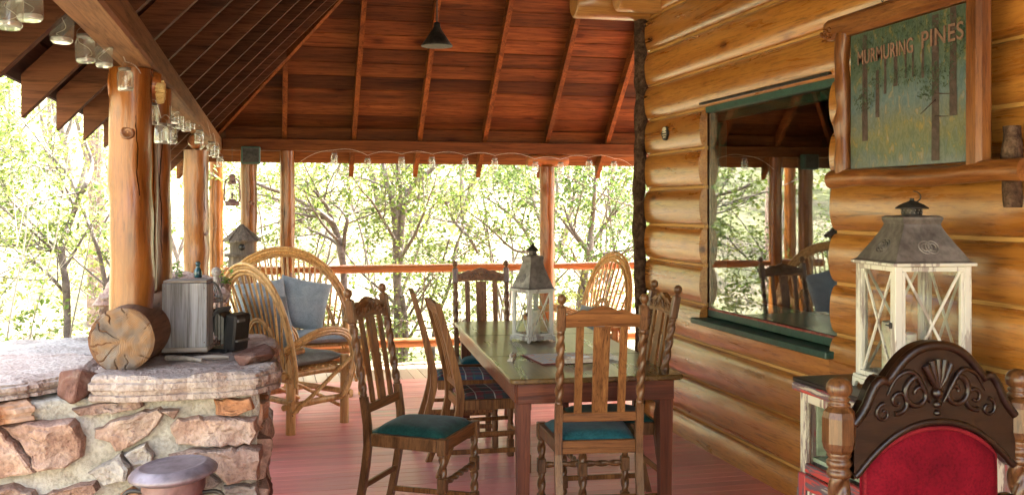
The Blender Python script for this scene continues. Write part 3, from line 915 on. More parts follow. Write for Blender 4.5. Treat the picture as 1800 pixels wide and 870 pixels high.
lump((-.76, 4.43, .40), (1.44, 1.2, .93), 30, .016, 1.0, M['mortar'], 'mortar', pier, PO)
def front(u, v, h): return Vector((u, YP - h, v)) - PO
def fp(px, py):
    p = PY(px, py, YP); return (p.x, p.z)
FS = [
 ([(128, 717), (178, 706), (250, 703), (253, 712), (215, 721), (140, 729)], .035, 'stone'),
 ([(6, 741), (66, 738), (130, 735), (150, 768), (147, 800), (118, 818), (72, 824), (50, 790)], .06, 'stone'),
 ([(-60, 742), (3, 742), (46, 790), (68, 825), (20, 835), (-60, 850)], .055, 'stone'),
 ([(167, 768), (168, 752), (205, 735), (280, 715), (290, 724), (262, 763), (226, 784), (204, 791), (195, 776)], .04, 'stone'),
 ([(155, 829), (215, 792), (231, 815), (226, 838), (185, 850)], .045, 'stone_grey'),
 ([(219, 796), (258, 775), (272, 795), (268, 812), (234, 816)], .04, 'stone_grey'),
 ([(-40, 852), (35, 850), (62, 858), (72, 876), (40, 905), (-40, 900)], .05, 'stone'),
 ([(72, 868), (130, 850), (170, 843), (176, 856), (140, 884), (90, 900)], .045, 'stone'),
 ([(212, 868), (234, 854), (252, 866), (246, 905), (205, 905)], .04, 'stone_orange'),
 ([(375, 700), (440, 697), (447, 716), (420, 726), (380, 724)], .03, 'stone_orange'),
 ([(300, 748), (314, 734), (414, 729), (450, 731), (455, 752), (442, 776), (345, 781), (310, 778)], .06, 'stone'),
 ([(298, 797), (350, 785), (440, 780), (459, 783), (456, 834), (402, 845), (372, 818), (330, 806)], .075, 'stone'),
 ([(284, 719), (316, 718), (306, 736)], .02, 'stone'),
 ([(394, 852), (452, 846), (455, 900), (390, 905)], .05, 'stone_grey'),
 ([(298, 806), (326, 808), (366, 822), (390, 846), (352, 870), (300, 860)], .035, 'stone_grey'),
 ([(258, 822), (290, 812), (296, 860), (262, 866)], .03, 'stone'),
 ([(-60, 915), (60, 912), (150, 900), (165, 950), (60, 985), (-60, 980)], .05, 'stone'),
 ([(180, 915), (300, 915), (330, 960), (270, 1000), (190, 985)], .05, 'stone'),
 ([(345, 915), (455, 915), (458, 985), (350, 1000)], .05, 'stone_orange'),
 ([(-60, 1000), (100, 1000), (170, 1010), (160, 1080), (-60, 1080)], .05, 'stone_grey'),
 ([(190, 1015), (340, 1020), (455, 1005), (455, 1080), (200, 1085)], .05, 'stone'),
]
for i, (poly, pr, mt) in enumerate(FS):
    rock([fp(*q) for q in poly][::-1], front, pr, .06, i + 1, 'stone', M[mt], pier)
def broken_rock(c, dims, seed, mat, parent, org):
    rnd = random.Random(seed); bm = bmesh.new()
    for i in range(15):
        d = Vector((rnd.gauss(0, 1), rnd.gauss(0, 1), rnd.gauss(0, 1))).normalized()
        m_ = max(abs(d.x), abs(d.y), abs(d.z)); d = d.lerp(d / m_, .6) * rnd.uniform(.85, 1.0)
        bm.verts.new(Vector(c) + Vector((d.x * dims[0] / 2, d.y * dims[1] / 2, d.z * dims[2] / 2)) - org)
    r_ = bmesh.ops.convex_hull(bm, input=bm.verts[:])
    bmesh.ops.delete(bm, geom=[g for g in r_['geom_interior'] if isinstance(g, bmesh.types.BMVert)], context='VERTS')
    bmesh.ops.bevel(bm, geom=bm.edges[:], offset=.004, segments=1, affect='EDGES')
    me = bpy.data.meshes.new('stone'); bm.to_mesh(me); bm.free(); me.materials.append(mat)
    o = bpy.data.objects.new('stone', me); COL.objects.link(o); o.parent = parent
    return o
q_ = PY(138, 682, YP - .02)
broken_rock((q_.x, YP + .01, q_.z), (.20, .17, .135), 21, M['stone_dark'], pier, PO)
def sidef(u, v, h): return Vector((XP + h, u, v)) - PO
for i, (y0, y1, z0, z1, mt) in enumerate([(3.86, 4.15, .70, .80, 'stone_orange'), (3.87, 4.22, .52, .67, 'stone'), (3.86, 4.10, .30, .49, 'stone'), (3.88, 4.30, .04, .27, 'stone_grey'),
        (4.2, 4.6, .55, .78, 'stone'), (4.15, 4.55, .30, .50, 'stone_dark'), (4.35, 4.8, .05, .28, 'stone'), (4.64, 5.0, .5, .76, 'stone_grey'), (4.6, 5.0, .30, .47, 'stone')]):
    rnd = random.Random(i)
    j = lambda: rnd.uniform(-.018, .018)
    ym = (y0 + y1) / 2
    rock([(y0 + j(), z0 + j()), (ym, z0 + j()), (y1 + j(), z0 + j()), (y1 + j(), (z0 + z1) / 2), (y1 + j(), z1 + j()), (ym, z1 + j()), (y0 + j(), z1 + j()), (y0 + j(), (z0 + z1) / 2)], sidef, .022, .05, 50 + i, 'stone', M[mt], pier)
# cap slabs seen from above
def slab(plan, z0, z1, seed, mat, name='cap_slab', tilt=(0, 0)):
    def place(u, v, h): return Vector((u, v, z0 + h + (u + .5) * tilt[0] + (v - 4.2) * tilt[1])) - PO
    return rock(plan, place, z1 - z0, .02, seed, name, M[mat], pier, True)
def plan(pts, z=.90): return [tuple(PZ(px, py, z).xy) for px, py in pts]
slab([(-.62, 3.80), (-.45, 3.755), (-.2, 3.765), (-.04, 3.80), (.045, 3.93), (.045, 4.16), (-.05, 4.36), (-.3, 4.42), (-.62, 4.32), (-.645, 4.0)], .855, .942, 71, 'stone_pale')
slab([(-1.6, 3.74), (-1.2, 3.71), (-.95, 3.75), (-.80, 3.86), (-.66, 4.0), (-.655, 4.35), (-.8, 4.55), (-1.2, 4.5), (-1.6, 4.48)], .875, .935, 72, 'stone_pale')
slab([(-1.6, 3.73), (-1.15, 3.70), (-.92, 3.73), (-.80, 3.80), (-.85, 4.0), (-1.6, 4.0)], .80, .868, 73, 'stone_orange')
slab([(-.64, 4.43), (-.3, 4.44), (.02, 4.38), (.05, 4.7), (-.02, 5.05), (-.5, 5.08), (-.66, 4.8)], .85, .935, 74, 'stone')
slab([(-1.6, 5.05), (-1.1, 5.07), (-.68, 5.05), (-.67, 4.6), (-1.1, 4.56), (-1.6, 4.52)], .84, .925, 75, 'stone_grey')
# layered rock lying on the inner back corner of the cap
lr = broken_rock((-.055, 4.10, .965), (.18, .34, .085), 33, M['stone_dark'], pier, PO); lr.name = 'layered_rock'

# second pier behind
pier2 = thing('stone_pier', 'low rubble pier behind the near one, under the stout golden post', 'stone pier', (-.62, 6.75, 0))
pier2['kind'] = 'thing'
P2 = Vector((-.62, 6.75, 0))
lump((-.62, 6.75, .5), (.66, .9, 1.0), 16, .02, 4.0, M['mortar'], 'mortar', pier2, P2)
def front2(u, v, h): return Vector((u, 6.31 - h, v)) - P2
rnd = random.Random(9)
for r_ in range(5):
    z0 = .02 + r_ * .21
    x = -.96
    while x < -.32:
        w = rnd.uniform(.18, .32); x1 = min(x + w, -.29)
        j = lambda: rnd.uniform(-.015, .015)
        rock([(x + j(), z0 + j()), ((x + x1) / 2, z0 + j()), (x1 - .02 + j(), z0 + j()), (x1 - .02 + j(), z0 + .17 + j()), ((x + x1) / 2, z0 + .18 + j()), (x + j(), z0 + .17 + j())], front2, .03, .05, 100 + r_ * 7 + int(x * 30), 'stone', M[rnd.choice(['stone', 'stone_grey', 'stone_dark'])], pier2)
        x = x1 + .012
def place2(u, v, h): return Vector((u, v, .99 + h)) - P2
rock([(-.99, 6.26), (-.62, 6.24), (-.26, 6.28), (-.25, 6.7), (-.27, 7.2), (-.6, 7.22), (-.98, 7.2), (-1.0, 6.7)], place2, .06, .02, 131, 'cap_slab', M['stone'], pier2)
# ================================================================ FURNITURE
def spiral(c, r, turns, a0, sgn=1, k=22, plane='xz', y=0.0):
    pts = []
    for i in range(k):
        t = i / (k - 1)
        rr = r * (1 - .82 * t); a = a0 + sgn * turns * 2 * PI * t
        pts.append((c[0] + rr * math.cos(a), y, c[1] + rr * math.sin(a)))
    return pts
def pillow(w, h, t, n=14, pinch=.06):
    """soft cushion lying in the xz plane, thickness along y, centred"""
    mb = MB(); vs = []; fs = []
    for side in (1, -1):
        o = len(vs)
        for j in range(n + 1):
            for i in range(n + 1):
                u, v = i / n * 2 - 1, j / n * 2 - 1
                e = max(0.0, (1 - abs(u) ** 3.2)) ** .5 * max(0.0, (1 - abs(v) ** 3.2)) ** .5
                x = u * w / 2 * (1 - pinch * (1 - v * v)); z = v * h / 2 * (1 - pinch * (1 - u * u))
                y = side * (t / 2 * e + .004) + .010 * e * noise.noise(Vector((u * 2.2, v * 2.2, w * 5 + side)))
                vs.append((x, y, z))
        for j in range(n):
            for i in range(n):
                a = o + j * (n + 1) + i
                q = (a, a + 1, a + n + 2, a + n + 1)
                fs.append(q if side < 0 else q[::-1])
    k = (n + 1) ** 2
    rim = [i for i in range(n + 1)] + [j * (n + 1) + n for j in range(1, n + 1)] + [n * (n + 1) + i for i in range(n - 1, -1, -1)] + [j * (n + 1) for j in range(n - 1, 0, -1)]
    for a, b in zip(rim, rim[1:] + rim[:1]):
        fs.append((a, b, k + b, k + a))
    mb.add(vs, fs, True)
    return mb
def seat_pad(w0, w1, d, t, n=12):
    """drop-in seat: wider in front (+y), domed top, base at z=0"""
    mb = MB(); vs = []; fs = []
    for j in range(n + 1):
        for i in range(n + 1):
            u, v = i / n * 2 - 1, j / n * 2 - 1
            e = (max(0.0, 1 - abs(u) ** 5) ** .5) * (max(0.0, 1 - abs(v) ** 5) ** .5)
            wd = (w0 + (w1 - w0) * (v + 1) / 2) / 2
            vs.append((u * wd, v * d / 2, t * (.25 + .75 * e * (1 - .10 * (u * u + v * v)))))
    for j in range(n):
        for i in range(n):
            a = j * (n + 1) + i
            fs.append((a, a + 1, a + n + 2, a + n + 1))
    rim = [i for i in range(n + 1)] + [j * (n + 1) + n for j in range(1, n + 1)] + [n * (n + 1) + i for i in range(n - 1, -1, -1)] + [j * (n + 1) for j in range(n - 1, 0, -1)]
    o = len(vs)
    for a in rim: vs.append((vs[a][0], vs[a][1], -.01))
    m = len(rim)
    for i in range(m):
        fs.append((rim[i], o + i, o + (i + 1) % m, rim[(i + 1) % m]))
    mb.add(vs, fs, True)
    return mb

# ---------------------------------------------------------------- barley twist chair (faces +y, origin on the floor under the seat)
HB = .192      # half distance of the back posts
def back_y(z): return -.19 - (.105 * ((z - .45) / .65) ** 1.15 if z > .45 else .075 * ((.45 - z) / .45) ** 1.5)
def make_twist_chair(seatmat):
    root = thing('dining_chair', 'x', 'chair')
    for s in (-1, 1):
        x = s * HB
        mb = MB()
        # square leg curving back to the floor and up to the lower block
        zs = [0, .1, .2, .3, .4, .5, .6, .635]
        w = .017
        for z0, z1 in zip(zs, zs[1:]):
            a, b = Vector((x, back_y(z0), z0)), Vector((x, back_y(z1), z1))
            vs = [(p.x + dx * w, p.y + dy * w, p.z) for p in (a, b) for dx, dy in ((-1, -1), (1, -1), (1, 1), (-1, 1))]
            fs = [(0, 1, 5, 4), (1, 2, 6, 5), (2, 3, 7, 6), (3, 0, 4, 7)]
            if z0 == 0: fs.append((3, 2, 1, 0))
            if z1 == .635: fs.append((4, 5, 6, 7))
            mb.add(vs, fs)
        ax = Vector((0, back_y(1.0) - back_y(.63), .37)).normalized().to_track_quat('Z', 'Y').to_matrix()
        lo, hi = Vector((x, back_y(.637), .637)), Vector((x, back_y(.985), .985))
        mb.lathe([(.016, -.004), (.0185, .003), (.0185, .010), (.014, .016)], 14, lo, ax)
        mb.twist(lo + (hi - lo) * .045, lo + (hi - lo) * .955, .0215)
        mb.lathe([(.014, -.016), (.0185, -.010), (.0185, -.004), (.016, .002)], 14, hi, ax)
        b0, b1 = Vector((x, back_y(.987), .987)), Vector((x, back_y(1.10), 1.10))
        mb.bar(b0, b1, .041, .037, (0, 1, 0), .005)
        mb.lathe([(.017, 0), (.014, .004), (.010, .008), (.010, .013), (.016, .018), (.0205, .028), (.0215, .036), (.019, .046), (.012, .054), (.004, .058), (.0005, .0585)], 18, b1 - Vector((0, 0, .002)), ax)
        mb.build('back_post', M['oak_grey'], root)
    # crest rail with a wavy top edge
    def yb(z): return back_y(z)
    top = [(-.172, 1.058), (-.15, 1.060), (-.12, 1.072), (-.095, 1.083), (-.07, 1.078), (-.04, 1.092), (0, 1.102), (.04, 1.092), (.07, 1.078), (.095, 1.083), (.12, 1.072), (.15, 1.060), (.172, 1.058)]
    poly = [(-.172, 1.0), (-.1, 1.004), (0, 1.007), (.1, 1.004), (.172, 1.0)] + top[::-1]
    mb = MB(); n = len(poly)
    vs = [(p[0], yb(p[1]) + .014, p[1]) for p in poly] + [(p[0], yb(p[1]) - .014, p[1]) for p in poly]
    mb.add(vs, [tuple(range(n)), tuple(range(2 * n - 1, n - 1, -1))] + [(i, n + i, n + (i + 1) % n, (i + 1) % n) for i in range(n)])
    crest = mb.build('crest_rail', M['oak_x'], root)
    mb = MB()
    fy = yb(1.04) + .016
    for s in (-1, 1):
        for (cx, cz, r, a0, tn) in ((.035, 1.045, .026, PI / 2, 1.15), (.088, 1.040, .023, -PI / 2, 1.15), (.135, 1.034, .019, PI / 2, 1.1)):
            mb.tube(spiral((s * cx, cz), r, tn, a0 if s > 0 else PI - a0, -s, y=fy), [.0055 * (1 - .5 * i / 21) for i in range(22)], 6)
    for k in range(5):
        a = PI / 2 + (k - 2) * .38
        mb.tube([(0, fy, 1.045), (.022 * math.cos(a), fy + .003, 1.045 + .026 * math.sin(a)), (.03 * math.cos(a), fy, 1.05 + .04 * math.sin(a))], [.004, .006, .002], 6)
    mb.build('carving', M['oak_grey'], crest)
    # splats
    for x, w in ((-.103, .036), (0, .072), (.103, .036)):
        k = 6; mb = MB()
        for i in range(k):
            z0, z1 = .595 + (1.002 - .595) * i / k, .595 + (1.002 - .595) * (i + 1) / k
            ww0 = w * (1 + .10 * (i / k if w > .05 else 0)); ww1 = w * (1 + .10 * ((i + 1) / k if w > .05 else 0))
            vs = []
            for z, ww in ((z0, ww0), (z1, ww1)):
                vs += [(x - ww / 2, yb(z) - .006, z), (x + ww / 2, yb(z) - .006, z), (x + ww / 2, yb(z) + .006, z), (x - ww / 2, yb(z) + .006, z)]
            mb.add(vs, [(0, 1, 5, 4), (1, 2, 6, 5), (2, 3, 7, 6), (3, 0, 4, 7)])
        mb.build('splat', M['oak'], root)
    MB().box((0, yb(.575), .575), (.35, .024, .043), .003).build('cross_rail', M['oak_x'], root)
    # seat frame: wider in front
    fx, fy2, bx = .215, .205, HB
    zr = .432
    MB().box((0, -.19, zr), (bx * 2 - .034, .024, .062), .003).build('seat_rail', M['oak_x'], root)
    MB().box((0, fy2, zr), (fx * 2 - .045, .026, .062), .003).build('seat_rail', M['oak_x'], root)
    for s in (-1, 1):
        MB().bar((s * bx, -.172, zr), (s * fx, fy2 - .022, zr), .026, .062, (0, 0, 1), .003).build('seat_rail', M['oak_grey'], root)
    o = seat_pad(.355, .41, .385, .052).build('seat', seatmat, root)
    o.location = (0, .012, .452)
    # front legs
    for s in (-1, 1):
        c = (s * fx, fy2, 0); mb = MB()
        mb.box((c[0], c[1], .427), (.046, .046, .078), .004)
        mb.lathe([(.016, .378), (.021, .382), (.021, .386), (.016, .389)], 14, c)
        mb.twist((c[0], c[1], .285), (c[0], c[1], .379), .0215)
        mb.box((c[0], c[1], .248), (.043, .043, .072), .004)
        mb.twist((c[0], c[1], .105), (c[0], c[1], .212), .0215)
        mb.box((c[0], c[1], .070), (.043, .043, .070), .004)
        mb.lathe([(.014, 0), (.021, .008), (.022, .018), (.017, .030), (.013, .036)], 14, c)
        mb.build('leg', M['oak_grey'], root)
    MB().twist((-fx + .020, fy2, .25), (fx - .020, fy2, .25), .0165).build('stretcher', M['oak_grey'], root)
    for s in (-1, 1):
        MB().bar((s * HB, back_y(.09) + .012, .09), (s * fx, fy2 - .02, .085), .019, .026, (0, 0, 1), .003).build('stretcher', M['oak'], root)
    MB().box((0, back_y(.2), .20), (bx * 2 - .034, .017, .027), .003).build('stretcher', M['oak_x'], root)
    return root
def place(root, X, D, fX, fD, label, group=None):
    """X, D: floor point of the chair; fX, fD: facing, both in the camera-aligned plan axes"""
    p = W(X, D); f = W(fX, fD)
    root.location = (p.x, p.y, 0)
    root.rotation_euler = (0, 0, facing(f.x, f.y))
    root['label'] = label
    if group: root['group'] = group
    return root
def set_seat(root, mat):
    for o in root.children:
        if o.name.startswith('seat') and not o.name.startswith('seat_rail'):
            o.data = o.data.copy(); o.data.materials[0] = mat
TWG = 'barley twist dining chairs'
ch = make_twist_chair(M['velvet'])
protos = [ch] + [copy_tree(ch) for _ in range(3)]
# near end of the table, its back to the viewer
place(protos[0], .385, 4.86, -.11, 1, 'barley twist chair with teal seat, its back to the viewer at the near table end', TWG)
# pulled out on the near side, turned to the right
f = Vector((.95, -.31)).normalized()
pb = Vector(((-.802 - .667) / 2, (4.825 + 5.236) / 2)) + f * .295
place(protos[1], pb.x, pb.y, f.x, f.y, 'barley twist oak chair with dark green seat, pulled out between stone pier and table', TWG)
set_seat(protos[1], M['velvet_green'])
# far end of the table
place(protos[2], -.185, 7.15, .17, -1, 'barley twist oak chair facing the viewer at the far table end', TWG)
# wall side
f = Vector((-.975, -.17)).normalized()
pb = Vector(((.765 + .83) / 2, (5.45 + 5.08) / 2)) + f * .285
place(protos[3], pb.x, pb.y, f.x, f.y, 'barley twist oak chair on the wall side of the table', TWG)
set_seat(protos[3], M['velvet_green'])

# ---------------------------------------------------------------- plain chairs with plaid seats
def plaid(name, base, c1, c2, c3):
    m, nt, B, N, L = newmat(name)
    tc = N.new('ShaderNodeTexCoord'); sp = N.new('ShaderNodeSeparateXYZ'); L.new(tc.outputs['Object'], sp.inputs[0])
    cur = None
    def stripes(out, freq, lo):
        mu = N.new('ShaderNodeMath'); mu.operation = 'MULTIPLY'; mu.inputs[1].default_value = freq
        fr = N.new('ShaderNodeMath'); fr.operation = 'FRACT'; gt = N.new('ShaderNodeMath'); gt.operation = 'LESS_THAN'; gt.inputs[1].default_value = lo
        L.new(out, mu.inputs[0]); L.new(mu.outputs[0], fr.inputs[0]); L.new(fr.outputs[0], gt.inputs[0])
        return gt.outputs[0]
    colsock = None
    prev = None
    rgb = N.new('ShaderNodeRGB'); rgb.outputs[0].default_value = rgba(base); prev = rgb.outputs[0]
    for out, fq, lo, c, al in ((sp.outputs[0], 9, .42, c1, .6), (sp.outputs[1], 9, .42, c1, .6), (sp.outputs[0], 18, .14, c2, .7), (sp.outputs[1], 18, .14, c2, .7), (sp.outputs[0], 9.0, .06, c3, .8), (sp.outputs[1], 9, .06, c3, .8)):
        st = stripes(out, fq, lo)
        ml = N.new('ShaderNodeMath'); ml.operation = 'MULTIPLY'; ml.inputs[1].default_value = al; L.new(st, ml.inputs[0])
        mx = N.new('ShaderNodeMix'); mx.data_type = 'RGBA'
        L.new(ml.outputs[0], mx.inputs[0]); L.new(prev, mx.inputs[6]); mx.inputs[7].default_value = rgba(c); prev = mx.outputs[2]
    L.new(prev, B.inputs['Base Color']); B.inputs['Roughness'].default_value = .95
    return m
M['plaid_red'] = plaid('red_plaid', (.045, .035, .035), (.20, .03, .03), (.035, .055, .05), (.42, .36, .30))
M['plaid_blue'] = plaid('blue_plaid', (.05, .08, .13), (.20, .04, .05), (.06, .14, .10), (.50, .46, .42))
def make_plain_chair(seatmat):
    root = thing('slat_chair', 'x', 'chair')
    def by(z): return -.19 - (.14 * ((z - .44) / .56) ** 1.25 if z > .44 else .13 * ((.44 - z) / .44) ** 1.4)
    for s in (-1, 1):
        mb = MB(); zs = [0, .08, .16, .24, .32, .40, .48, .56, .64, .72, .80, .88, .96, 1.0]
        for z0, z1 in zip(zs, zs[1:]):
            w0, w1 = [.018 - .004 * max(0, z - .5) for z in (z0, z1)]
            d0, d1 = [.023 - .012 * abs(z - .45) for z in (z0, z1)]
            a, b = (s * .185, by(z0), z0), (s * .185, by(z1), z1)
            vs = [(a[0] + dx * w0, a[1] + dy * d0, a[2]) for dx, dy in ((-1, -1), (1, -1), (1, 1), (-1, 1))] + [(b[0] + dx * w1, b[1] + dy * d1, b[2]) for dx, dy in ((-1, -1), (1, -1), (1, 1), (-1, 1))]
            fs = [(0, 1, 5, 4), (1, 2, 6, 5), (2, 3, 7, 6), (3, 0, 4, 7)]
            if z0 == 0: fs.append((3, 2, 1, 0))
            if z1 == 1.0: fs.append((4, 5, 6, 7))
            mb.add(vs, fs)
        mb.build('back_post', M['oak'], root)
    poly = [(-.166, .93), (.166, .93), (.166, .985), (.1, 1.0), (0, 1.008), (-.1, 1.0), (-.166, .985)]
    n = len(poly); mb = MB()
    mb.add([(p[0], by(p[1]) + .011, p[1]) for p in poly] + [(p[0], by(p[1]) - .011, p[1]) for p in poly], [tuple(range(n)), tuple(range(2 * n - 1, n - 1, -1))] + [(i, n + i, n + (i + 1) % n, (i + 1) % n) for i in range(n)])
    mb.build('crest_rail', M['oak_x'], root)
    for x in (-.105, -.035, .035, .105):
        MB().bar((x, by(.53), .53), (x, by(.74) + .004, .74), .034, .010, (0, 1, 0), .002).bar((x, by(.74) + .004, .738), (x, by(.935), .935), .034, .010, (0, 1, 0), .002).build('slat', M['oak'], root)
    MB().box((0, by(.515), .515), (.335, .02, .04), .003).build('cross_rail', M['oak_x'], root)
    MB().box((0, .2, .41), (.40, .024, .06), .003).build('seat_rail', M['oak_x'], root)
    MB().box((0, -.19, .41), (.335, .024, .06), .003).build('seat_rail', M['oak_x'], root)
    for s in (-1, 1):
        MB().bar((s * .19, -.17, .41), (s * .205, .19, .41), .024, .06, (0, 0, 1), .003).build('seat_rail', M['oak'], root)
        c = (s * .205, .20, 0)
        mb = MB().box((c[0], c[1], .405), (.042, .042, .075), .003)
        mb.lathe([(.016, .10), (.021, .13), (.021, .20), (.016, .22), (.020, .24), (.022, .30), (.017, .35), (.015, .368)], 12, c)
        mb.box((c[0], c[1], .055), (.040, .040, .11), .004)
        mb.build('leg', M['oak_grey'], root)
        MB().bar((s * .187, by(.14) + .01, .14), (s * .205, .185, .14), .016, .028, (0, 0, 1), .003).build('stretcher', M['oak'], root)
        MB().bar((s * .187, by(.24) + .01, .24), (s * .205, .185, .24), .016, .024, (0, 0, 1), .003).build('stretcher', M['oak'], root)
    MB().box((0, .2, .19), (.37, .016, .028), .003).build('stretcher', M['oak_x'], root)
    o = seat_pad(.36, .41, .38, .045).build('seat', seatmat, root)
    o.location = (0, .01, .43)
    return root
pc = make_plain_chair(M['plaid_red'])
pc2 = copy_tree(pc)
set_seat(pc2, M['plaid_blue'])
PG = 'slat back chairs with plaid seats'
place(pc, -.155, 5.98, .97, .24, 'slat back oak chair with red plaid seat tucked under the table', PG)
place(pc2, -.335, 6.62, .98, .13, 'slat back oak chair with blue plaid seat tucked under the far part of the table', PG)

# ---------------------------------------------------------------- dining table
TZ = .73
c_nl, c_nr = PZ(897, 667, TZ), PZ(1199, 656, TZ)
c_fl = PZ(798, 565, TZ)
ty = (c_fl - c_nl); tl = ty.length; ty.normalize()
tx = Vector((ty.y, -ty.x, 0)); tw = (c_nr - c_nl).dot(tx)
cen = c_nl + tx * tw / 2 + ty * tl / 2
tab = thing('dining_table', 'long brown wooden dining table with square tapered legs', 'table', (cen.x, cen.y, 0), facing(ty.x, ty.y))
def rrect(w, l, r, k=5):
    out = []
    for cx, cy, a0 in ((w / 2 - r, l / 2 - r, 0), (-w / 2 + r, l / 2 - r, PI / 2), (-w / 2 + r, -l / 2 + r, PI), (w / 2 - r, -l / 2 + r, 1.5 * PI)):
        for i in range(k + 1):
            a = a0 + PI / 2 * i / k
            out.append((cx + r * math.cos(a), cy + r * math.sin(a)))
    return out
po = rrect(tw, tl, .03)
def ringed(polys):
    mb = MB(); n = len(polys[0][0]); vs = []; fs = []
    for p, z in polys: vs += [(q[0], q[1], z) for q in p]
    for k in range(len(polys) - 1):
        fs += [(k * n + i, k * n + (i + 1) % n, (k + 1) * n + (i + 1) % n, (k + 1) * n + i) for i in range(n)]
    fs += [tuple(range(n))[::-1], tuple(range((len(polys) - 1) * n, len(polys) * n))]
    return mb.add(vs, fs)
ringed([(rrect(tw - .012, tl - .012, .026), TZ - .026), (po, TZ - .020), (po, TZ - .005), (rrect(tw - .010, tl - .010, .026), TZ)]).build('tabletop', M['table_top'], tab)
ax0, ay0 = tw / 2 - .045, tl / 2 - .05
for s in (-1, 1):
    MB().box((0, s * ay0, TZ - .077), (tw - .08, .026, .10), .004).build('apron', M['table_x'], tab)
    MB().box((s * ax0, 0, TZ - .077), (.026, tl - .13, .10), .004).build('apron', M['table_x'], tab)
    for q in (-1, 1):
        lx, ly = s * (tw / 2 - .075), q * (tl / 2 - .085)
        mb = MB(); w0, w1 = .026, .036
        mb.add([(lx + a * w0, ly + b * w0, 0) for a, b in ((-1, -1), (1, -1), (1, 1), (-1, 1))] + [(lx + a * w1, ly + b * w1, TZ - .028) for a, b in ((-1, -1), (1, -1), (1, 1), (-1, 1))],
               [(3, 2, 1, 0), (4, 5, 6, 7), (0, 1, 5, 4), (1, 2, 6, 5), (2, 3, 7, 6), (3, 0, 4, 7)])
        mb.build('leg', M['table'], tab)
MB().box((0, tl * .17, TZ + .0006), (tw - .02, .003, .0012), .0003).build('leaf_seam', M['black'], tab)
MB().box((0, -tl * .20, TZ + .0006), (tw - .02, .0025, .0012), .0003).build('leaf_seam', M['black'], tab)

# board game with letter racks on the table
def board_mat():
    m, nt, B, N, L = newmat('game_board_print')
    tc = N.new('ShaderNodeTexCoord')
    ck = N.new('ShaderNodeTexVoronoi'); ck.distance = 'CHEBYCHEV'; ck.inputs['Randomness'].default_value = 0; ck.inputs['Scale'].default_value = 15 / .32
    L.new(tc.outputs['Object'], ck.inputs['Vector'])
    rp = ramp(N, [(0, (.72, .71, .66)), (.62, (.70, .69, .64)), (.64, (.55, .70, .82)), (.78, (.55, .70, .82)), (.8, (.72, .30, .27)), (.88, (.72, .71, .66))])
    rp.color_ramp.interpolation = 'CONSTANT'
    L.new(ck.outputs['Color'], rp.inputs[0])
    ed = ramp(N, [(.0, (0, 0, 0)), (.43, (0, 0, 0)), (.46, (1, 1, 1))]); L.new(ck.outputs['Distance'], ed.inputs[0])
    mx = N.new('ShaderNodeMix'); mx.data_type = 'RGBA'; mx.inputs[7].default_value = (.52, .40, .38, 1)
    L.new(ed.outputs[0], mx.inputs[0]); L.new(rp.outputs[0], mx.inputs[6]); L.new(mx.outputs[2], B.inputs['Base Color'])
    B.inputs['Roughness'].default_value = .5
    return m
M['board'] = board_mat()
M['board_edge'] = mottled('board_edge', [(.16, .035, .03), (.24, .06, .05)], 8, .6, .1)
M['tile'] = mottled('pale_tile', [(.66, .58, .44), (.76, .70, .58)], 12, .45, .1)
p = PZ(988, 631, TZ)
bd = thing('game_board', 'square word game board lying on the near half of the table', 'board game', (p.x, p.y, TZ + .0008), facing(ty.x, ty.y) + .12)
MB().box((0, 0, .003), (.345, .345, .006), .001).build('board_base', M['board_edge'], bd)
MB().box((0, 0, .0068), (.33, .33, .0012), .0002).build('printed_grid', M['board'], bd)
def rack(label, loc, rz, nt_, row=True):
    t = thing('tile_rack', label, 'tile rack', loc, rz)
    mb = MB().prism([(-.013, 0), (.017, 0), (.017, .006), (.006, .010), (-.004, .024), (-.013, .020)], -.09, .09, 'x')
    mb.build('stand', M['tile'], t)
    for i in range(nt_):
        MB().box((-.06 + i * .0205, .004, .0235), (.0185, .0045, .019), .001, Matrix.Rotation(-.45, 3, 'X')).build('tile', M['white_enamel'] if i % 3 else M['tile'], t)
    return t
p = PZ(900, 631, TZ); rack('wooden letter rack at the left edge of the game board', (p.x, p.y, TZ + .0008), facing(ty.x, ty.y) + 1.30, 5)
p = PZ(1020, 640, TZ); rack('wooden letter rack with tiles lying in front on the game board', (p.x, p.y, TZ + .0092), facing(ty.x, ty.y) + .1, 7)
p = PZ(1072, 630, TZ); rack('wooden letter rack at the wall side of the game board', (p.x, p.y, TZ + .0008), facing(ty.x, ty.y) - 1.2, 4)
MB_t = thing('letter_tiles', 'scattered pale letter tiles on the game board', 'tiles', tuple(PZ(1008, 634, TZ)[:2]) + (TZ + .0085,), .1)
rnd = random.Random(3)
tp = MB().box((0, 0, .0025), (.019, .019, .0045), .0008).build('tile', M['tile'], MB_t)
tp.location = (-.05, .02, 0)
for i in range(10):
    share(tp, 'tile', MB_t, (-.05 + .0213 * (i % 7) + .002, -.0213 * (1 + i // 7) + .02, 0), (0, 0, rnd.uniform(-.1, .1)))

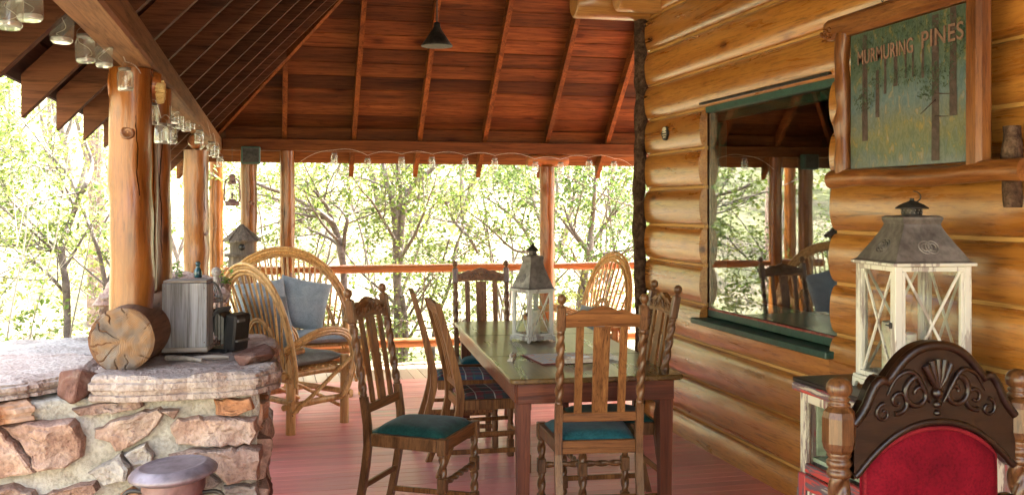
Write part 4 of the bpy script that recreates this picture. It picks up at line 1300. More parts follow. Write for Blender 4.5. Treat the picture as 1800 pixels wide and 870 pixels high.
# ---------------------------------------------------------------- bent willow furniture
def bez(p, k):
    """smooth curve through points (Catmull-Rom)"""
    P = [Vector(q) for q in p]; out = []
    P = [P[0] * 2 - P[1]] + P + [P[-1] * 2 - P[-2]]
    n = len(P) - 3
    for i in range(k + 1):
        t = i / k * n; j = min(int(t), n - 1); u = t - j
        a, b, c, d = P[j:j + 4]
        out.append(.5 * ((2 * b) + (c - a) * u + (2 * a - 5 * b + 4 * c - d) * u * u + (3 * b - 3 * c + d - a) * u ** 3))
    return out
def make_willow(label, w, top, nribs, cushions, seed):
    root = thing('willow_loveseat' if w > .8 else 'willow_chair', label, 'loveseat' if w > .8 else 'chair')
    rnd = random.Random(seed)
    hw = w / 2; d = .25
    def rod(name, pts, r, mat='willow', n=8, parent=root):
        return MB().tube(pts, r, n, jit=.12, seed=rnd.random() * 9).build(name, M[mat], parent)
    for s in (-1, 1):
        rod('leg', [(s * hw, -d, 0), (s * hw, -d, .28), (s * hw * .995, -d, .56)], [.034, .032, .030], 'willow_log', 12)
        rod('leg', [(s * hw, d, 0), (s * hw, d, .25), (s * hw, d, .49)], [.033, .031, .031], 'willow_log', 12)
        for z, r in ((.40, .024), (.19, .024)):
            rod('side_rail', [(s * (hw - .005), -d - .06, z), (s * (hw - .005), 0, z + .005), (s * (hw - .005), d + .07, z)], [r * .9, r, r * .9], 'willow_log', 10)
        rod('brace', [(s * (hw + .035), -d - .02, .14), (s * (hw + .036), 0, .30), (s * (hw + .035), d + .03, .47)], [.014, .016, .015], 'willow', 8)
        rod('brace', [(s * (hw - .05), -d, .38), (s * (hw - .05), d, .12)], [.013, .014], 'willow', 8)
    for y in (-d, d):
        for z, r in ((.37, .024), (.22, .022)):
            rod('cross_rail', [(-hw - .05, y + (.02 if y > 0 else -.02), z), (0, y, z + .004), (hw + .05, y + (.02 if y > 0 else -.02), z)], [r * .9, r, r * .9], 'willow_log', 10)
    # slatted seat
    k = 9
    for i in range(k):
        y = -d + 2 * d * i / (k - 1)
        rod('seat_slat', [(-hw + .02, y, .425), (hw - .02, y, .425)], .012, 'willow', 6)
    # the great back hoops, leaning back
    def lean(z): return -d - .02 - .22 * max(0, z - .42)
    for q in range(4):
        sh = q * .0225
        pts = []
        for i in range(41):
            a = PI * i / 40
            ww = hw + .08 - sh * .75 + (.10 * math.sin(a) * max(0, math.cos(a * 1.0)) ** 0 if w < .8 else .015 * math.sin(a))
            x = ww * math.cos(a) * (1 - .0)
            z = .33 + (top - .33 - sh) * math.sin(a) ** .82
            pts.append((x, lean(z) + .01 * (q % 2), z))
        rod('back_hoop', pts, .0125, 'willow', 7)
    # ribs fanning from the seat to the hoop
    for i in range(nribs):
        u = (i / (nribs - 1)) * 2 - 1
        xb = u * (hw - .06)
        xt = u * (hw + (.09 if w < .8 else .05))
        zt = .33 + (top - .40) * max(.25, (1 - (abs(xt) / (hw + (.145 if w < .8 else .10))) ** 2)) ** .5
        zt = min(zt, top - .055)
        xm = (xb + xt) / 2
        rod('rib', bez([(xb, -d + .02, .40), (xm, lean(.65) + .02, .40 + (zt - .40) * .5), (xt, lean(zt) + .012, zt)], 6), [.0108 * (1 - .04 * j) for j in range(7)], 'willow', 6)
    # small inner hoops
    spots = [0] if w < .8 else [-hw * .48, hw * .48]
    for cx in spots:
        for q in range(2):
            pts = []
            for i in range(21):
                a = PI * i / 20
                z = .42 + (.36 - .02 * q) * math.sin(a)
                pts.append((cx + (.185 - .018 * q) * math.cos(a), lean(z) + .035, z))
            rod('inner_hoop', pts, .0095, 'willow', 7)
    # arms
    for s in (-1, 1):
        for q in range(3):
            o = q * .020
            pts = bez([(s * (hw + .06), lean(.66) - .03, .60 - o), (s * (hw + .075), -.10, .695 - o), (s * (hw + .06), .12, .70 - o), (s * (hw + .045), .285 - o, .62 - o * .5), (s * (hw + .04), .325 - o, .46), (s * (hw + .035), .28 - o, .30), (s * (hw + .03), .22 - o, .20)], 22)
            rod('arm_hoop', pts, .0125, 'willow', 7)
        rod('arm_rest', [(s * (hw + .01), -d - .05, .555), (s * (hw + .01), -d + .10, .565)], .022, 'willow_log', 8)
    # cushions
    if cushions == 1:
        c = pillow(w - .03, 2 * d + .03, .085, 12, .03).build('seat_cushion', M['cushion_dark'], root)
        c.rotation_euler = (PI / 2, 0, 0); c.location = (0, .015, .478)
        c = pillow(w - .06, .46, .11, 12, .05).build('back_cushion', M['cushion'], root)
        c.location = (0, -d + .035, .72); c.rotation_euler = (R(14), 0, 0)
    else:
        for s in (-1, 1):
            c = pillow(w / 2 - .02, 2 * d + .05, .085, 12, .03).build('seat_cushion', M['cushion'], root)
            c.rotation_euler = (PI / 2, 0, 0); c.location = (s * w / 4, .02, .478)
    return root
wc = make_willow('x', .54, 1.165, 13, 1, 1)
f = Vector((.60, .80)).normalized()
side = Vector((f.y, -f.x))
mid = Vector(((-1.53 - 1.214) / 2 + .01, (6.83 + 7.18) / 2)) - side * .27
wcc = copy_tree(wc)
place(wc, mid.x, mid.y, f.x, f.y, 'bent willow armchair with grey cushion behind the stone pier, seen from behind', 'bent willow seats')
place(wcc, .50, 8.30, -.88, -.47, 'bent willow armchair half hidden behind the bark corner pole', 'bent willow seats')
for o in wcc.children:
    if 'cushion' in o.name and 'back' in o.name:
        o.location.z -= .12; o.scale = (1, 1, .5)
lv = make_willow('x', 1.06, 1.20, 25, 2, 2)
place(lv, -1.83, 8.28, .42, -.907, 'bent willow loveseat with blue grey cushions in the far corner', 'bent willow seats')
# loose throw pillows
def on_seat(lv, x, y, z):
    m = Matrix.Rotation(lv.rotation_euler.z, 3, 'Z')
    return m @ Vector((x, y, z)) + Vector(lv.location)
for (x, y, tilt, yaw, lab) in ((.22, -.10, 18, .08, 'square blue grey throw pillow in front on the loveseat'), (-.12, -.16, 14, -.25, 'blue grey throw pillow half hidden behind another on the loveseat')):
    pl = pillow(.43, .43, .14, 16, .05).build('throw_pillow', M['cushion'])
    pl.location = on_seat(lv, x, y, .73)
    pl.rotation_euler = (R(tilt), R(5 if x > 0 else -12), lv.rotation_euler.z + yaw)
    tag(pl, lab, 'pillow', 'throw pillows on the loveseat')

# ---------------------------------------------------------------- red velvet armchair in the foreground
a, b = PD(1475, 672, 2.60), PD(1790, 657, 2.735)
ctr = (a + b) / 2; ax = (b - a); ax.z = 0
rw = ax.length / 2; ax.normalize()
nrm = Vector((ax.y, -ax.x, 0))                        # towards the viewer
red = thing('red_armchair', 'carved dark oak chair with red velvet back in front of the cabinet', 'chair', (ctr.x, ctr.y, 0), facing(nrm.x, nrm.y))
# local axes: +y towards the viewer, x to the viewer's left
ZR = a.z
for s in (-1, 1):
    x = s * rw; mb = MB()
    mb.box((x, 0, .23), (.05, .05, .46), .006)
    mb.lathe([(.024, .46), (.030, .475), (.022, .49), (.026, .51)], 18, (x, 0, 0))
    mb.twist((x, 0, .50), (x, 0, ZR - .235), .029, 36, 18)
    # turned rings under the block
    mb.lathe([(.022, -.25), (.030, -.243), (.033, -.235), (.030, -.227), (.026, -.222), (.031, -.216), (.034, -.208), (.030, -.200), (.026, -.196), (.032, -.190), (.030, -.182)], 20, (x, 0, ZR))
    # octagonal block with chamfered faces
    oc = lambda r, k: [(r * k * math.cos(PI / 8 + i * PI / 4), r * k * math.sin(PI / 8 + i * PI / 4)) for i in range(8)]
    vs = []; fs = []
    zz = [(-.186, .027), (-.172, .037), (-.155, .041), (-.090, .041), (-.074, .037), (-.062, .026)]
    for z, r in zz: vs += [(x + q[0], q[1], ZR + z) for q in oc(r, 1.06)]
    for k in range(len(zz) - 1): fs += [(k * 8 + i, k * 8 + (i + 1) % 8, (k + 1) * 8 + (i + 1) % 8, (k + 1) * 8 + i) for i in range(8)]
    mb.add(vs, fs)
    mb.lathe([(.024, -.064), (.029, -.059), (.029, -.054), (.023, -.050), (.028, -.045), (.028, -.040), (.022, -.036), (.031, -.028), (.034, -.016), (.032, -.004), (.024, .007), (.012, .013), (.0005, .014)], 22, (x, 0, ZR))
    mb.build('back_post', M['oak_brown'], red)
# arched crest
def crest_top(t):
    """t 0..1 from middle to post: height above ZR"""
    if t < .50: return .100 - .062 * (t / .50) ** 2.4
    if t < .60: return .038 - .030 * ((t - .50) / .10)
    if t < .80: return .008 - .012 * math.sin((t - .60) / .20 * PI) * -1 - .03 * ((t - .6) / .2) ** 2
    return -.022 - .075 * ((t - .80) / .20) ** .7
def crest_bot(t): return -.120 - .135 * t ** 2.2 if t < .96 else -.25
k = 41; up = []; lo = []
for i in range(k):
    u = i / (k - 1) * 2 - 1
    x = u * (rw - .030)
    up.append((x, ZR + crest_top(abs(u)))); lo.append((x, ZR + crest_bot(abs(u))))
mb = MB(); vs = []; fs = []
th = .022
for x, z in up: vs.append((x, th, z))
for x, z in lo: vs.append((x, th, z))
for x, z in up: vs.append((x, -th, z))
for x, z in lo: vs.append((x, -th, z))
for i in range(k - 1):
    fs += [(i, i + 1, k + i + 1, k + i), (2 * k + i + 1, 2 * k + i, 3 * k + i, 3 * k + i + 1), (i, 2 * k + i, 2 * k + i + 1, i + 1), (k + i + 1, 3 * k + i + 1, 3 * k + i, k + i)]
mb.add(vs, fs)
cr = mb.build('crest', M['oak_dark'], red)
mb = MB()
mb.tube([(x, th - .002, z - .010) for x, z in up], .013, 8)
mb.tube([(x * .985, th - .002, z + .008) for x, z in lo], .010, 8)
mb.build('edge_moulding', M['oak_dark'], cr)
mb = MB(); y = th + .002
for s in (-1, 1):
    for (cx, cz, r, a0, tn, rr) in ((.058, -.035, .046, PI * .5, 1.25, .0095), (.118, -.052, .034, -PI * .4, 1.2, .0075), (.16, -.082, .026, PI * .5, 1.1, .006)):
        mb.tube(spiral((s * cx, ZR + cz), r, tn, a0 if s > 0 else PI - a0, -s, 26, y=y), [rr * (1 - .45 * i / 25) for i in range(26)], 7)
    mb.tube(bez([(s * .02, y, ZR - .06), (s * .07, y + .003, ZR + .02), (s * .12, y, ZR + .012), (s * .15, y, ZR - .035)], 14), [.004, .006, .007, .007, .007, .007, .007, .006, .006, .006, .005, .005, .004, .003, .002], 7)
for q in range(5):                                        # the fan shell in the middle
    an = PI / 2 + (q - 2) * .30
    mb.tube([(0, y + .002, ZR - .03), (.035 * math.cos(an), y + .008, ZR - .03 + .04 * math.sin(an)), (.068 * math.cos(an), y + .004, ZR - .03 + .085 * math.sin(an))], [.005, .009, .011], 8)
mb.lathe([(.0005, .016), (.010, .014), (.016, .006), (.017, 0)], 14, (0, y, ZR - .035), Matrix.Rotation(-PI / 2, 3, 'X'))
mb.lathe([(.0005, .012), (.008, .010), (.011, 0)], 12, (0, y, ZR - .065), Matrix.Rotation(-PI / 2, 3, 'X'))
mb.lathe([(.0005, .010), (.007, .008), (.009, 0)], 12, (0, y, ZR - .088), Matrix.Rotation(-PI / 2, 3, 'X'))
mb.build('carving', M['oak_dark'], cr)
# padded back, arched top following the crest
mb = MB(); vs = []; fs = []; n = 28; m_ = 20
for j in range(m_ + 1):
    for i in range(n + 1):
        u = i / n * 2 - 1; x = u * (rw - .068)
        zt = ZR + crest_bot(abs(x) / (rw - .03)) + .004; zb = .50
        v = j / m_; z = zb + (zt - zb) * v
        e = max(0.0, 1 - abs(u) ** 6) ** .5 * max(0.0, 1 - abs(2 * v - 1) ** 9) ** .5
        vs.append((x, -.012 + .045 * e, z))
for j in range(m_):
    for i in range(n):
        a_ = j * (n + 1) + i
        fs.append((a_, a_ + 1, a_ + n + 2, a_ + n + 1))
mb.add(vs, fs, True)
mb.build('back_pad', M['red_velvet'], red)
# gimp braid along the pad
pts = []
for i in range(n + 1):
    u = (i / n * 2 - 1) * .99; x = u * (rw - .074)
    pts.append((x, .018 - .02 * abs(u) ** 8, ZR + crest_bot(abs(x) / (rw - .03)) - .010))
MB().tube([(pts[0][0], .005, .52)] + pts + [(pts[-1][0], .005, .52)], .0065, 7).build('braid', mottled('red_braid', [(.14, .008, .014), (.24, .015, .022)], 120, .8, .3), red)
for s in (-1, 1):
    MB().box((s * (rw - .048), 0, .62), (.045, .03, .30), .004).build('back_stile', M['oak_dark'], red)
MB().box((0, 0, .485), (2 * rw - .05, .034, .06), .004).build('back_rail', M['oak_dark'], red)
for s in (-1, 1):
    MB().box((s * rw, .26, .40), (.04, .48, .06), .004).build('seat_rail', M['oak_dark'], red)
    mb = MB().box((s * rw, .50, .40), (.05, .05, .09), .005)
    mb.twist((s * rw, .50, .12), (s * rw, .50, .356), .025, 36, 16)
    mb.box((s * rw, .50, .06), (.05, .05, .12), .005); mb.build('leg', M['oak_brown'], red)
MB().box((0, .50, .40), (2 * rw - .05, .04, .06), .004).build('seat_rail', M['oak_dark'], red)
o = seat_pad(2 * rw - .05, 2 * rw - .03, .50, .07).build('seat', M['red_velvet'], red); o.location = (0, .265, .425)
MB().twist((-rw + .02, .50, .22), (rw - .02, .50, .22), .018, 36).build('stretcher', M['oak_brown'], red)

# ---------------------------------------------------------------- lanterns
def make_lantern(label, loc, rz, s, hb, ht):
    """s: side of the body, hb: height of the glazed body, ht: total height"""
    t = thing('candle_lantern', label, 'lantern', loc, rz, 'white wooden candle lanterns')
    cr = M['cream']; h = s / 2
    base = .045 * hb / .45
    MB().box((0, 0, base), (s + .018, s + .018, .014), .003).build('base_plate', cr, t)
    for k in range(4):                     # scalloped skirt
        m = Matrix.Rotation(k * PI / 2, 3, 'Z')
        top = base - .007; n = 25; poly = []
        for i in range(n):
            u = i / (n - 1) * 2 - 1
            au = abs(u)
            z = 0.0 if au > .84 else (.35 + .35 * abs(math.cos(u * 8.5))) * top
            poly.append((u * (h + .009), z))
        poly += [(h + .009, top), (-h - .009, top)]
        MB().prism(poly, -(h + .010), -(h - .002), 'y', m).build('skirt', cr, t)
    z0 = base + .007; z1 = z0 + hb
    pw = .022 * s / .2 * .85
    for sx in (-1, 1):
        for sy in (-1, 1):
            MB().box((sx * (h - pw / 2), sy * (h - pw / 2), (z0 + z1) / 2), (pw, pw, hb), .002).build('corner_post', cr, t)
    for k in range(4):
        m = Matrix.Rotation(k * PI / 2, 3, 'Z')
        iw = s - 2 * pw
        fr = bpy.data.objects.new('side_panel', None); COL.objects.link(fr); fr.parent = t
        fw = pw * .62
        mb = MB()
        for zc in (z0 + fw / 2 + .002, z1 - fw / 2 - .002):
            mb.box(m @ Vector((0, -(h - pw * .4), zc)), (iw, pw * .7, fw) if k % 2 == 0 else (pw * .7, iw, fw), .0015)
        for sx in (-1, 1):
            mb.box(m @ Vector((sx * (iw / 2 - fw * .38), -(h - pw * .4), (z0 + z1) / 2)), (fw * .72, pw * .66, hb - 2 * fw - .006) if k % 2 == 0 else (pw * .66, fw * .72, hb - 2 * fw - .006), .0015)
        mb.build('frame', cr, fr)
        x_, za, zb = iw / 2 - fw * .7, z0 + fw, z1 - fw
        for sg, dy in ((1, 0.0), (-1, .0025)):
            MB().bar(m @ Vector((-x_ * sg, -(h - pw * .4 - dy), za)), m @ Vector((x_ * sg, -(h - pw * .4 - dy), zb)), fw * .55, pw * .30, m @ Vector((0, 1, 0)), .001).build('cross_bar', cr, fr)
        MB().box(m @ Vector((0, -(h - pw * .72), (z0 + z1) / 2)), (iw - fw, .0025, hb - fw) if k % 2 == 0 else (.0025, iw - fw, hb - fw), .0005).build('pane', M['glass'], fr)
    c = m = Vector((-pw * .6 - h + pw, -h - .004, (z0 + z1) / 2))
    MB().box((-h - .004, -h + pw * 1.0, (z0 + z1) / 2), (.008, .012, .022), .002).tube([(-h - .008, -h + pw * 1.9, (z0 + z1) / 2), (-h - .010, -h + pw * 1.0, (z0 + z1) / 2)], .003, 6).build('latch', M['black_iron'], t)
    MB().box((0, 0, z1 + .006), (s + .030, s + .030, .012), .003).build('tray', cr, t)
    # flared metal roof
    zr = z1 + .012; H = ht - zr
    prof = [(h + .010, 0), (h * .98, .03), (h * .86, .16), (h * .72, .30), (h * .58, .46), (h * .51, .55), (h * .49, .59), (h * .53, .66), (h * .53, .70), (h * .46, .725), (h * .1, .735)]
    mb = MB(); vs = []; fs = []
    for r, z in prof: vs += [(a * r, b * r, zr + z * H) for a, b in ((-1, -1), (1, -1), (1, 1), (-1, 1))]
    for k in range(len(prof) - 1): fs += [(k * 4 + i, k * 4 + (i + 1) % 4, (k + 1) * 4 + (i + 1) % 4, (k + 1) * 4 + i) for i in range(4)]
    fs += [(3, 2, 1, 0), tuple(range(4 * len(prof) - 4, 4 * len(prof)))]
    mb.add(vs, fs)
    rf = mb.build('roof', M['zinc'], t)
    for k in range(4):                      # pressed scroll ornament on each roof face
        m = Matrix.Rotation(k * PI / 2, 3, 'Z'); mb = MB()
        zc, rr = .24, h * .74
        for sg in (-1, 1):
            for sc in (1.0, .6):
                pts = []
                for i in range(20):
                    a = 2 * PI * i / 20
                    lx = sg * h * .09 + h * .17 * sc * math.cos(a); lz = .085 * sc * math.sin(a) * 1.1
                    zz = zc + lz
                    pr = h * (.98 + (.49 - .98) * min(1, max(0, (zz - .03) / .50)))
                    pts.append(m @ Vector((lx, -pr - .001, zr + zz * H)))
                mb.tube(pts, h * .022, 5, closed=True)
        mb.build('pressed_ornament', M['zinc'], rf)
    zc = zr + .735 * H; q = h * .40
    cap = MB().lathe([(q * .62, 0), (q * .62, .11 * H)], 16, (0, 0, zc)).build('vent_collar', M['black_iron'], t)
    holes = MB()
    for k in range(16):
        a = 2 * PI * k / 16
        for zz in (.035, .075):
            holes.box((q * .63 * math.cos(a + zz * 3), q * .63 * math.sin(a + zz * 3), zc + zz * H), (.004, .004, .006), .0008)
    holes.build('vent_dots', M['zinc'], cap)
    MB().lathe([(q * .62, .10 * H), (q * 1.02, .095 * H), (q * 1.0, .115 * H), (q * .72, .165 * H), (q * .36, .205 * H), (q * .16, .225 * H), (q * .12, .245 * H), (q * .15, .255 * H), (q * .12, .266 * H), (.0005, .268 * H)], 20, (0, 0, zc)).build('cap', M['black_iron'], t)
    MB().tube([(q * .1 + .020 * s / .2 * math.sin(a) * 1.0 , 0, zc + .20 * H + .014 * s / .2 * (1 - math.cos(a))) for a in [PI * i / 10 for i in range(11)]], .0016 * s / .2, 6).build('ring_handle', M['black_iron'], t)
    return t, z0
def candle(label, p, r, h):
    o = thing('pillar_candle', label, 'candle', p)
    MB().lathe([(r * .97, 0), (r, .003), (r, h - .006), (r * .93, h), (r * .8, h - .006), (r * .3, h - .010), (.0005, h - .010)], 24).build('wax', M['wax'], o)
    MB().tube([(0, 0, h - .012), (.001, 0, h + .004), (.004, 0, h + .012)], .0012, 6).build('wick', M['black'], o)
p = PZ(940, 600, TZ)
lt, zb = make_lantern('white wooden candle lantern with metal roof standing on the dining table', (p.x, p.y + .05, TZ + .0008), facing(ty.x, ty.y) + .42, .185, .275, .60)
candle('cream pillar candle inside the lantern on the table', (p.x + .01, p.y + .05, TZ + zb + .0015), .036, .155)
CZ = .84
LC = (2.415, 3.37)
lt2, zb2 = make_lantern('large white wooden candle lantern with metal roof on the cabinet', (LC[0], LC[1], CZ + .0008), -.10, .305, .44, .745)
for (dx, dy, h, lab) in ((-.05, .05, .215, 'cream candle behind in the large cabinet lantern'), (.04, -.045, .15, 'short cream candle in front in the large cabinet lantern'), (-.07, -.06, .185, 'cream candle nearest the door of the large cabinet lantern')):
    candle(lab, (LC[0] + dx, LC[1] + dy, CZ + zb2 + .0015), .040, h)

# ---------------------------------------------------------------- cabinet
CX0, CX1, CY0, CY1 = 2.145, 2.70, 2.72, 3.77
cab = thing('cabinet', 'low distressed cabinet in worn red and cream paint against the log wall', 'cabinet', ((CX0 + CX1) / 2, (CY0 + CY1) / 2, 0))
M['cab_red'] = distressed('worn_red_paint', (.48, .06, .045), (.13, .09, .10), (.42, .38, .30), 'Y', 22, .50)
M['cab_red_z'] = distressed('worn_red_paint_upright', (.42, .055, .05), (.13, .09, .10), (.42, .38, .30), 'Z', 22, .48)
M['cab_cream'] = distressed('worn_cream_cabinet', (.60, .57, .44), (.22, .16, .14), (.30, .05, .05), 'Z', 22, .47)
M['cab_green'] = mottled('sage_interior', [(.27, .34, .22), (.33, .40, .27), (.36, .43, .31)], 8, .7, .1, var=.03)
M['cab_top'] = mottled('black_top_paint', [(.018, .016, .015), (.035, .03, .027)], 8, .35, .15)
cl, cd = CY1 - CY0, CX1 - CX0
MB().box((0, 0, CZ - .009), (cd, cl + .05, .018), .003).build('top', M['cab_top'], cab)
MB().box((-cd / 2 + .006, 0, CZ - .036), (.030, cl + .036, .034), .006).build('top_edge', M['cab_red'], cab)
MB().box((.012, cl / 2 + .004, CZ - .036), (cd - .03, .026, .034), .006).build('top_edge', M['cab_red'], cab)
zt = CZ - .054
for s in (-1, 1):
    MB().box((.03, s * (cl / 2 - .012), zt / 2), (cd - .07, .02, zt), .003).build('side_panel', M['cab_cream'], cab)
    MB().box((-cd / 2 + .032, s * (cl / 2 - .022), zt / 2 + .1), (.022, .042, zt - .2), .003).build('stile', M['cab_cream'], cab)
MB().box((-cd / 2 + .032, 0, zt / 2), (.022, .04, zt), .003).build('stile', M['cab_cream'], cab)
MB().box((-cd / 2 + .032, 0, zt - .022), (.0215, cl - .086, .042), .003).build('rail', M['cab_cream'], cab)
zs = .50
MB().box((.02, 0, zs), (cd - .09, cl - .05, .018), .002).build('shelf', M['cab_green'], cab)
MB().box((cd / 2 - .02, 0, zt / 2), (.012, cl - .05, zt - .02), .002).build('back_panel', M['cab_green'], cab)
for s in (-1, 1):
    MB().box((.02, s * (cl / 2 - .03), (zs + zt) / 2), (cd - .12, .012, zt - zs - .03), .002).build('lining', M['cab_green'], cab)
MB().box((-cd / 2 + .030, 0, zs - .028), (.026, cl - .084, .036), .004).build('rail', M['cab_red'], cab)
MB().box((-cd / 2 + .032, 0, .06), (.022, cl - .086, .10), .004).build('rail', M['cab_red'], cab)
for s in (-1, 1):
    dr = bpy.data.objects.new('door', None); COL.objects.link(dr); dr.parent = cab
    yc, dw, dz0, dz1 = s * (cl / 4 - .004), cl / 2 - .02, .075, zs - .05
    xf = -cd / 2 + .012
    for q in (-1, 1):
        MB().box((xf, yc + q * (dw / 2 - .028), (dz0 + dz1) / 2), (.022, .056, dz1 - dz0), .004).build('door_frame', M['cab_red_z'], dr)
    for zc in (dz0 + .03, dz1 - .03):
        MB().box((xf, yc, zc), (.0215, dw - .113, .06), .004).build('door_frame', M['cab_red'], dr)
    MB().box((xf + .004, yc, (dz0 + dz1) / 2), (.012, dw - .12, dz1 - dz0 - .125), .006).build('door_panel', M['cab_cream'], dr)
    MB().box((xf - .004, yc + s * (dw / 2 + .003), dz1 - .09), (.012, .008, .05), .001).build('hinge', M['zinc'], dr)
    MB().lathe([(.004, 0), (.005, .012), (.011, .018), (.012, .026), (.0005, .032)], 12, (xf - .011, yc - s * (dw / 2 - .03), (dz0 + dz1) / 2), Matrix.Rotation(-PI / 2, 3, 'Y')).build('knob', M['black_iron'], dr)
# ================================================================ THINGS ON THE WALL
# ---------------------------------------------------------------- painted house sign
XS = 2.60
sl_, sr_ = PX(1493.8, 66, XS), PX(1708.6, 0, XS)
sb_ = PX(1493.8, 297.7, XS)
SY0, SY1 = sr_.y, sl_.y
SZ0, SZ1 = sb_.z, (sl_.z + sr_.z) / 2
sw, sh = SY1 - SY0, SZ1 - SZ0
sign = thing('painted_sign', 'framed forest painting lettered MURMURING PINES hanging on the log wall', 'sign', (XS, (SY0 + SY1) / 2, SZ0))
# local: y along the wall (viewer's right is -y), z up, face towards -x
def paint_mat():
    m, nt, B, N, L = newmat('oil_painting')
    tc = N.new('ShaderNodeTexCoord')
    mp = N.new('ShaderNodeMapping'); mp.inputs['Scale'].default_value = (1, 1, .55); L.new(tc.outputs['Object'], mp.inputs[0])
    sp = N.new('ShaderNodeSeparateXYZ'); L.new(tc.outputs['Object'], sp.inputs[0])
    n0 = N.new('ShaderNodeTexNoise'); n0.inputs['Scale'].default_value = 9; n0.inputs['Detail'].default_value = 4; L.new(tc.outputs['Object'], n0.inputs['Vector'])
    mr = N.new('ShaderNodeMapRange'); mr.inputs['From Max'].default_value = sh; L.new(sp.outputs[2], mr.inputs[0])
    wob = N.new('ShaderNodeMath'); wob.operation = 'MULTIPLY_ADD'; wob.inputs[1].default_value = .34; wob.inputs[2].default_value = -.17
    L.new(n0.outputs['Fac'], wob.inputs[0])
    ad = N.new('ShaderNodeMath'); ad.operation = 'ADD'; L.new(mr.outputs[0], ad.inputs[0]); L.new(wob.outputs[0], ad.inputs[1])
    base = ramp(N, [(0, (.18, .20, .22)), (.12, (.13, .15, .085)), (.24, (.21, .175, .055)), (.36, (.17, .175, .15)), (.45, (.14, .20, .24)), (.56, (.10, .155, .16)), (.70, (.060, .095, .055)), (1, (.048, .076, .042))])
    L.new(ad.outputs[0], base.inputs[0])
    v = N.new('ShaderNodeTexNoise'); v.inputs['Scale'].default_value = 34; v.inputs['Detail'].default_value = 3; v.inputs['Distortion'].default_value = .5
    L.new(mp.outputs[0], v.inputs['Vector'])
    dab = ramp(N, [(.28, (.07, .11, .15)), (.40, (.022, .048, .028)), (.5, (.10, .125, .10)), (.58, (.045, .070, .030)), (.66, (.25, .16, .03)), (.74, (.22, .20, .22))])
    L.new(v.outputs['Fac'], dab.inputs[0])
    mx = N.new('ShaderNodeMix'); mx.data_type = 'RGBA'; mx.inputs[0].default_value = .55
    L.new(base.outputs[0], mx.inputs[6]); L.new(dab.outputs[0], mx.inputs[7])
    L.new(mx.outputs[2], B.inputs['Base Color']); B.inputs['Roughness'].default_value = .42
    bp = N.new('ShaderNodeBump'); bp.inputs['Strength'].default_value = .5; bp.inputs['Distance'].default_value = .004
    L.new(v.outputs['Fac'], bp.inputs['Height']); L.new(bp.outputs[0], B.inputs['Normal'])
    return m
M['painting'] = paint_mat()
M['p_trunk'] = mottled('painted_trunks', [(.028, .018, .016), (.060, .033, .026), (.09, .055, .047)], 30, .45, .4)
M['p_leaf'] = mottled('painted_foliage', [(.016, .034, .017), (.034, .060, .028), (.06, .09, .045)], 40, .45, .5)
M['p_letter'] = mottled('painted_letters', [(.20, .105, .070), (.235, .125, .085), (.26, .155, .11)], 22, .45, .3)
cv = MB().box((.014, 0, sh / 2), (.02, sw, sh), .001).build('canvas', M['painting'], sign)
def pz(u, v):  # u 0..1 from the viewer's left, v 0..1 from the bottom
    return (sw / 2 - u * sw, v * sh)
mb = MB()
for i, (u, w, v0, v1) in enumerate([(.14, .050, .20, .98), (.255, .034, .36, .70), (.325, .022, .52, .80), (.415, .032, .56, .84), (.735, .056, .02, .98), (.865, .050, .30, 1.0), (.975, .036, .10, .70), (.50, .016, .60, .80), (.56, .014, .60, .78), (.64, .018, .58, .80)]):
    y, z0 = pz(u, v0); z1 = v1 * sh
    hw_ = w * sw / 2; x = .0032 - .0002 * i
    k = 9; vs = []; fs = []
    for j in range(k + 1):
        z = z0 + (z1 - z0) * j / k
        o = .004 * noise.noise(Vector((z * 14, i, 0))); hh = hw_ * (1.1 - .25 * j / k)
        vs += [(x, y + hh + o, z), (x, y - hh + o * .5, z)]
    fs = [(2 * j, 2 * j + 1, 2 * j + 3, 2 * j + 2) for j in range(k)]
    mb.add(vs, fs)
for (u0, v0, u1, v1) in ((.735, .42, .62, .34), (.735, .46, .86, .44), (.735, .31, .83, .30), (.14, .55, .05, .5)):
    a_, b_ = pz(u0, v0), pz(u1, v1)
    mb.tube([(.0022, a_[0], a_[1]), (.0024, b_[0], b_[1])], [.003, .0012], 5)
mb.build('painted_trunks', M['p_trunk'], cv)
mb = MB(); rnd = random.Random(12)
for (u, v, ru, rv, n) in ((.14, .50, .10, .09, 120), (.12, .82, .12, .14, 130), (.74, .58, .15, .10, 150), (.86, .80, .12, .16, 150), (.45, .93, .40, .07, 240), (.66, .47, .07, .05, 60), (.25, .64, .07, .08, 60), (.50, .62, .16, .06, 90)):
    for i in range(n):
        a = rnd.uniform(0, 2 * PI); q = rnd.random() ** .6
        y, z = pz(min(.985, max(.015, u + ru * q * math.cos(a))), min(.985, max(.015, v + rv * q * math.sin(a))))
        l = rnd.uniform(.004, .010); t_ = rnd.uniform(0, PI); x = .0012 - rnd.random() * .0008
        d = Vector((math.cos(t_), math.sin(t_))) * l; e = Vector((-d.y, d.x)) * .4
        mb.add([(x, y + d.x, z + d.y), (x, y + e.x, z + e.y), (x, y - d.x, z - d.y), (x, y - e.x, z - e.y)], [(0, 1, 2, 3)])
mb.build('painted_foliage', M['p_leaf'], cv)
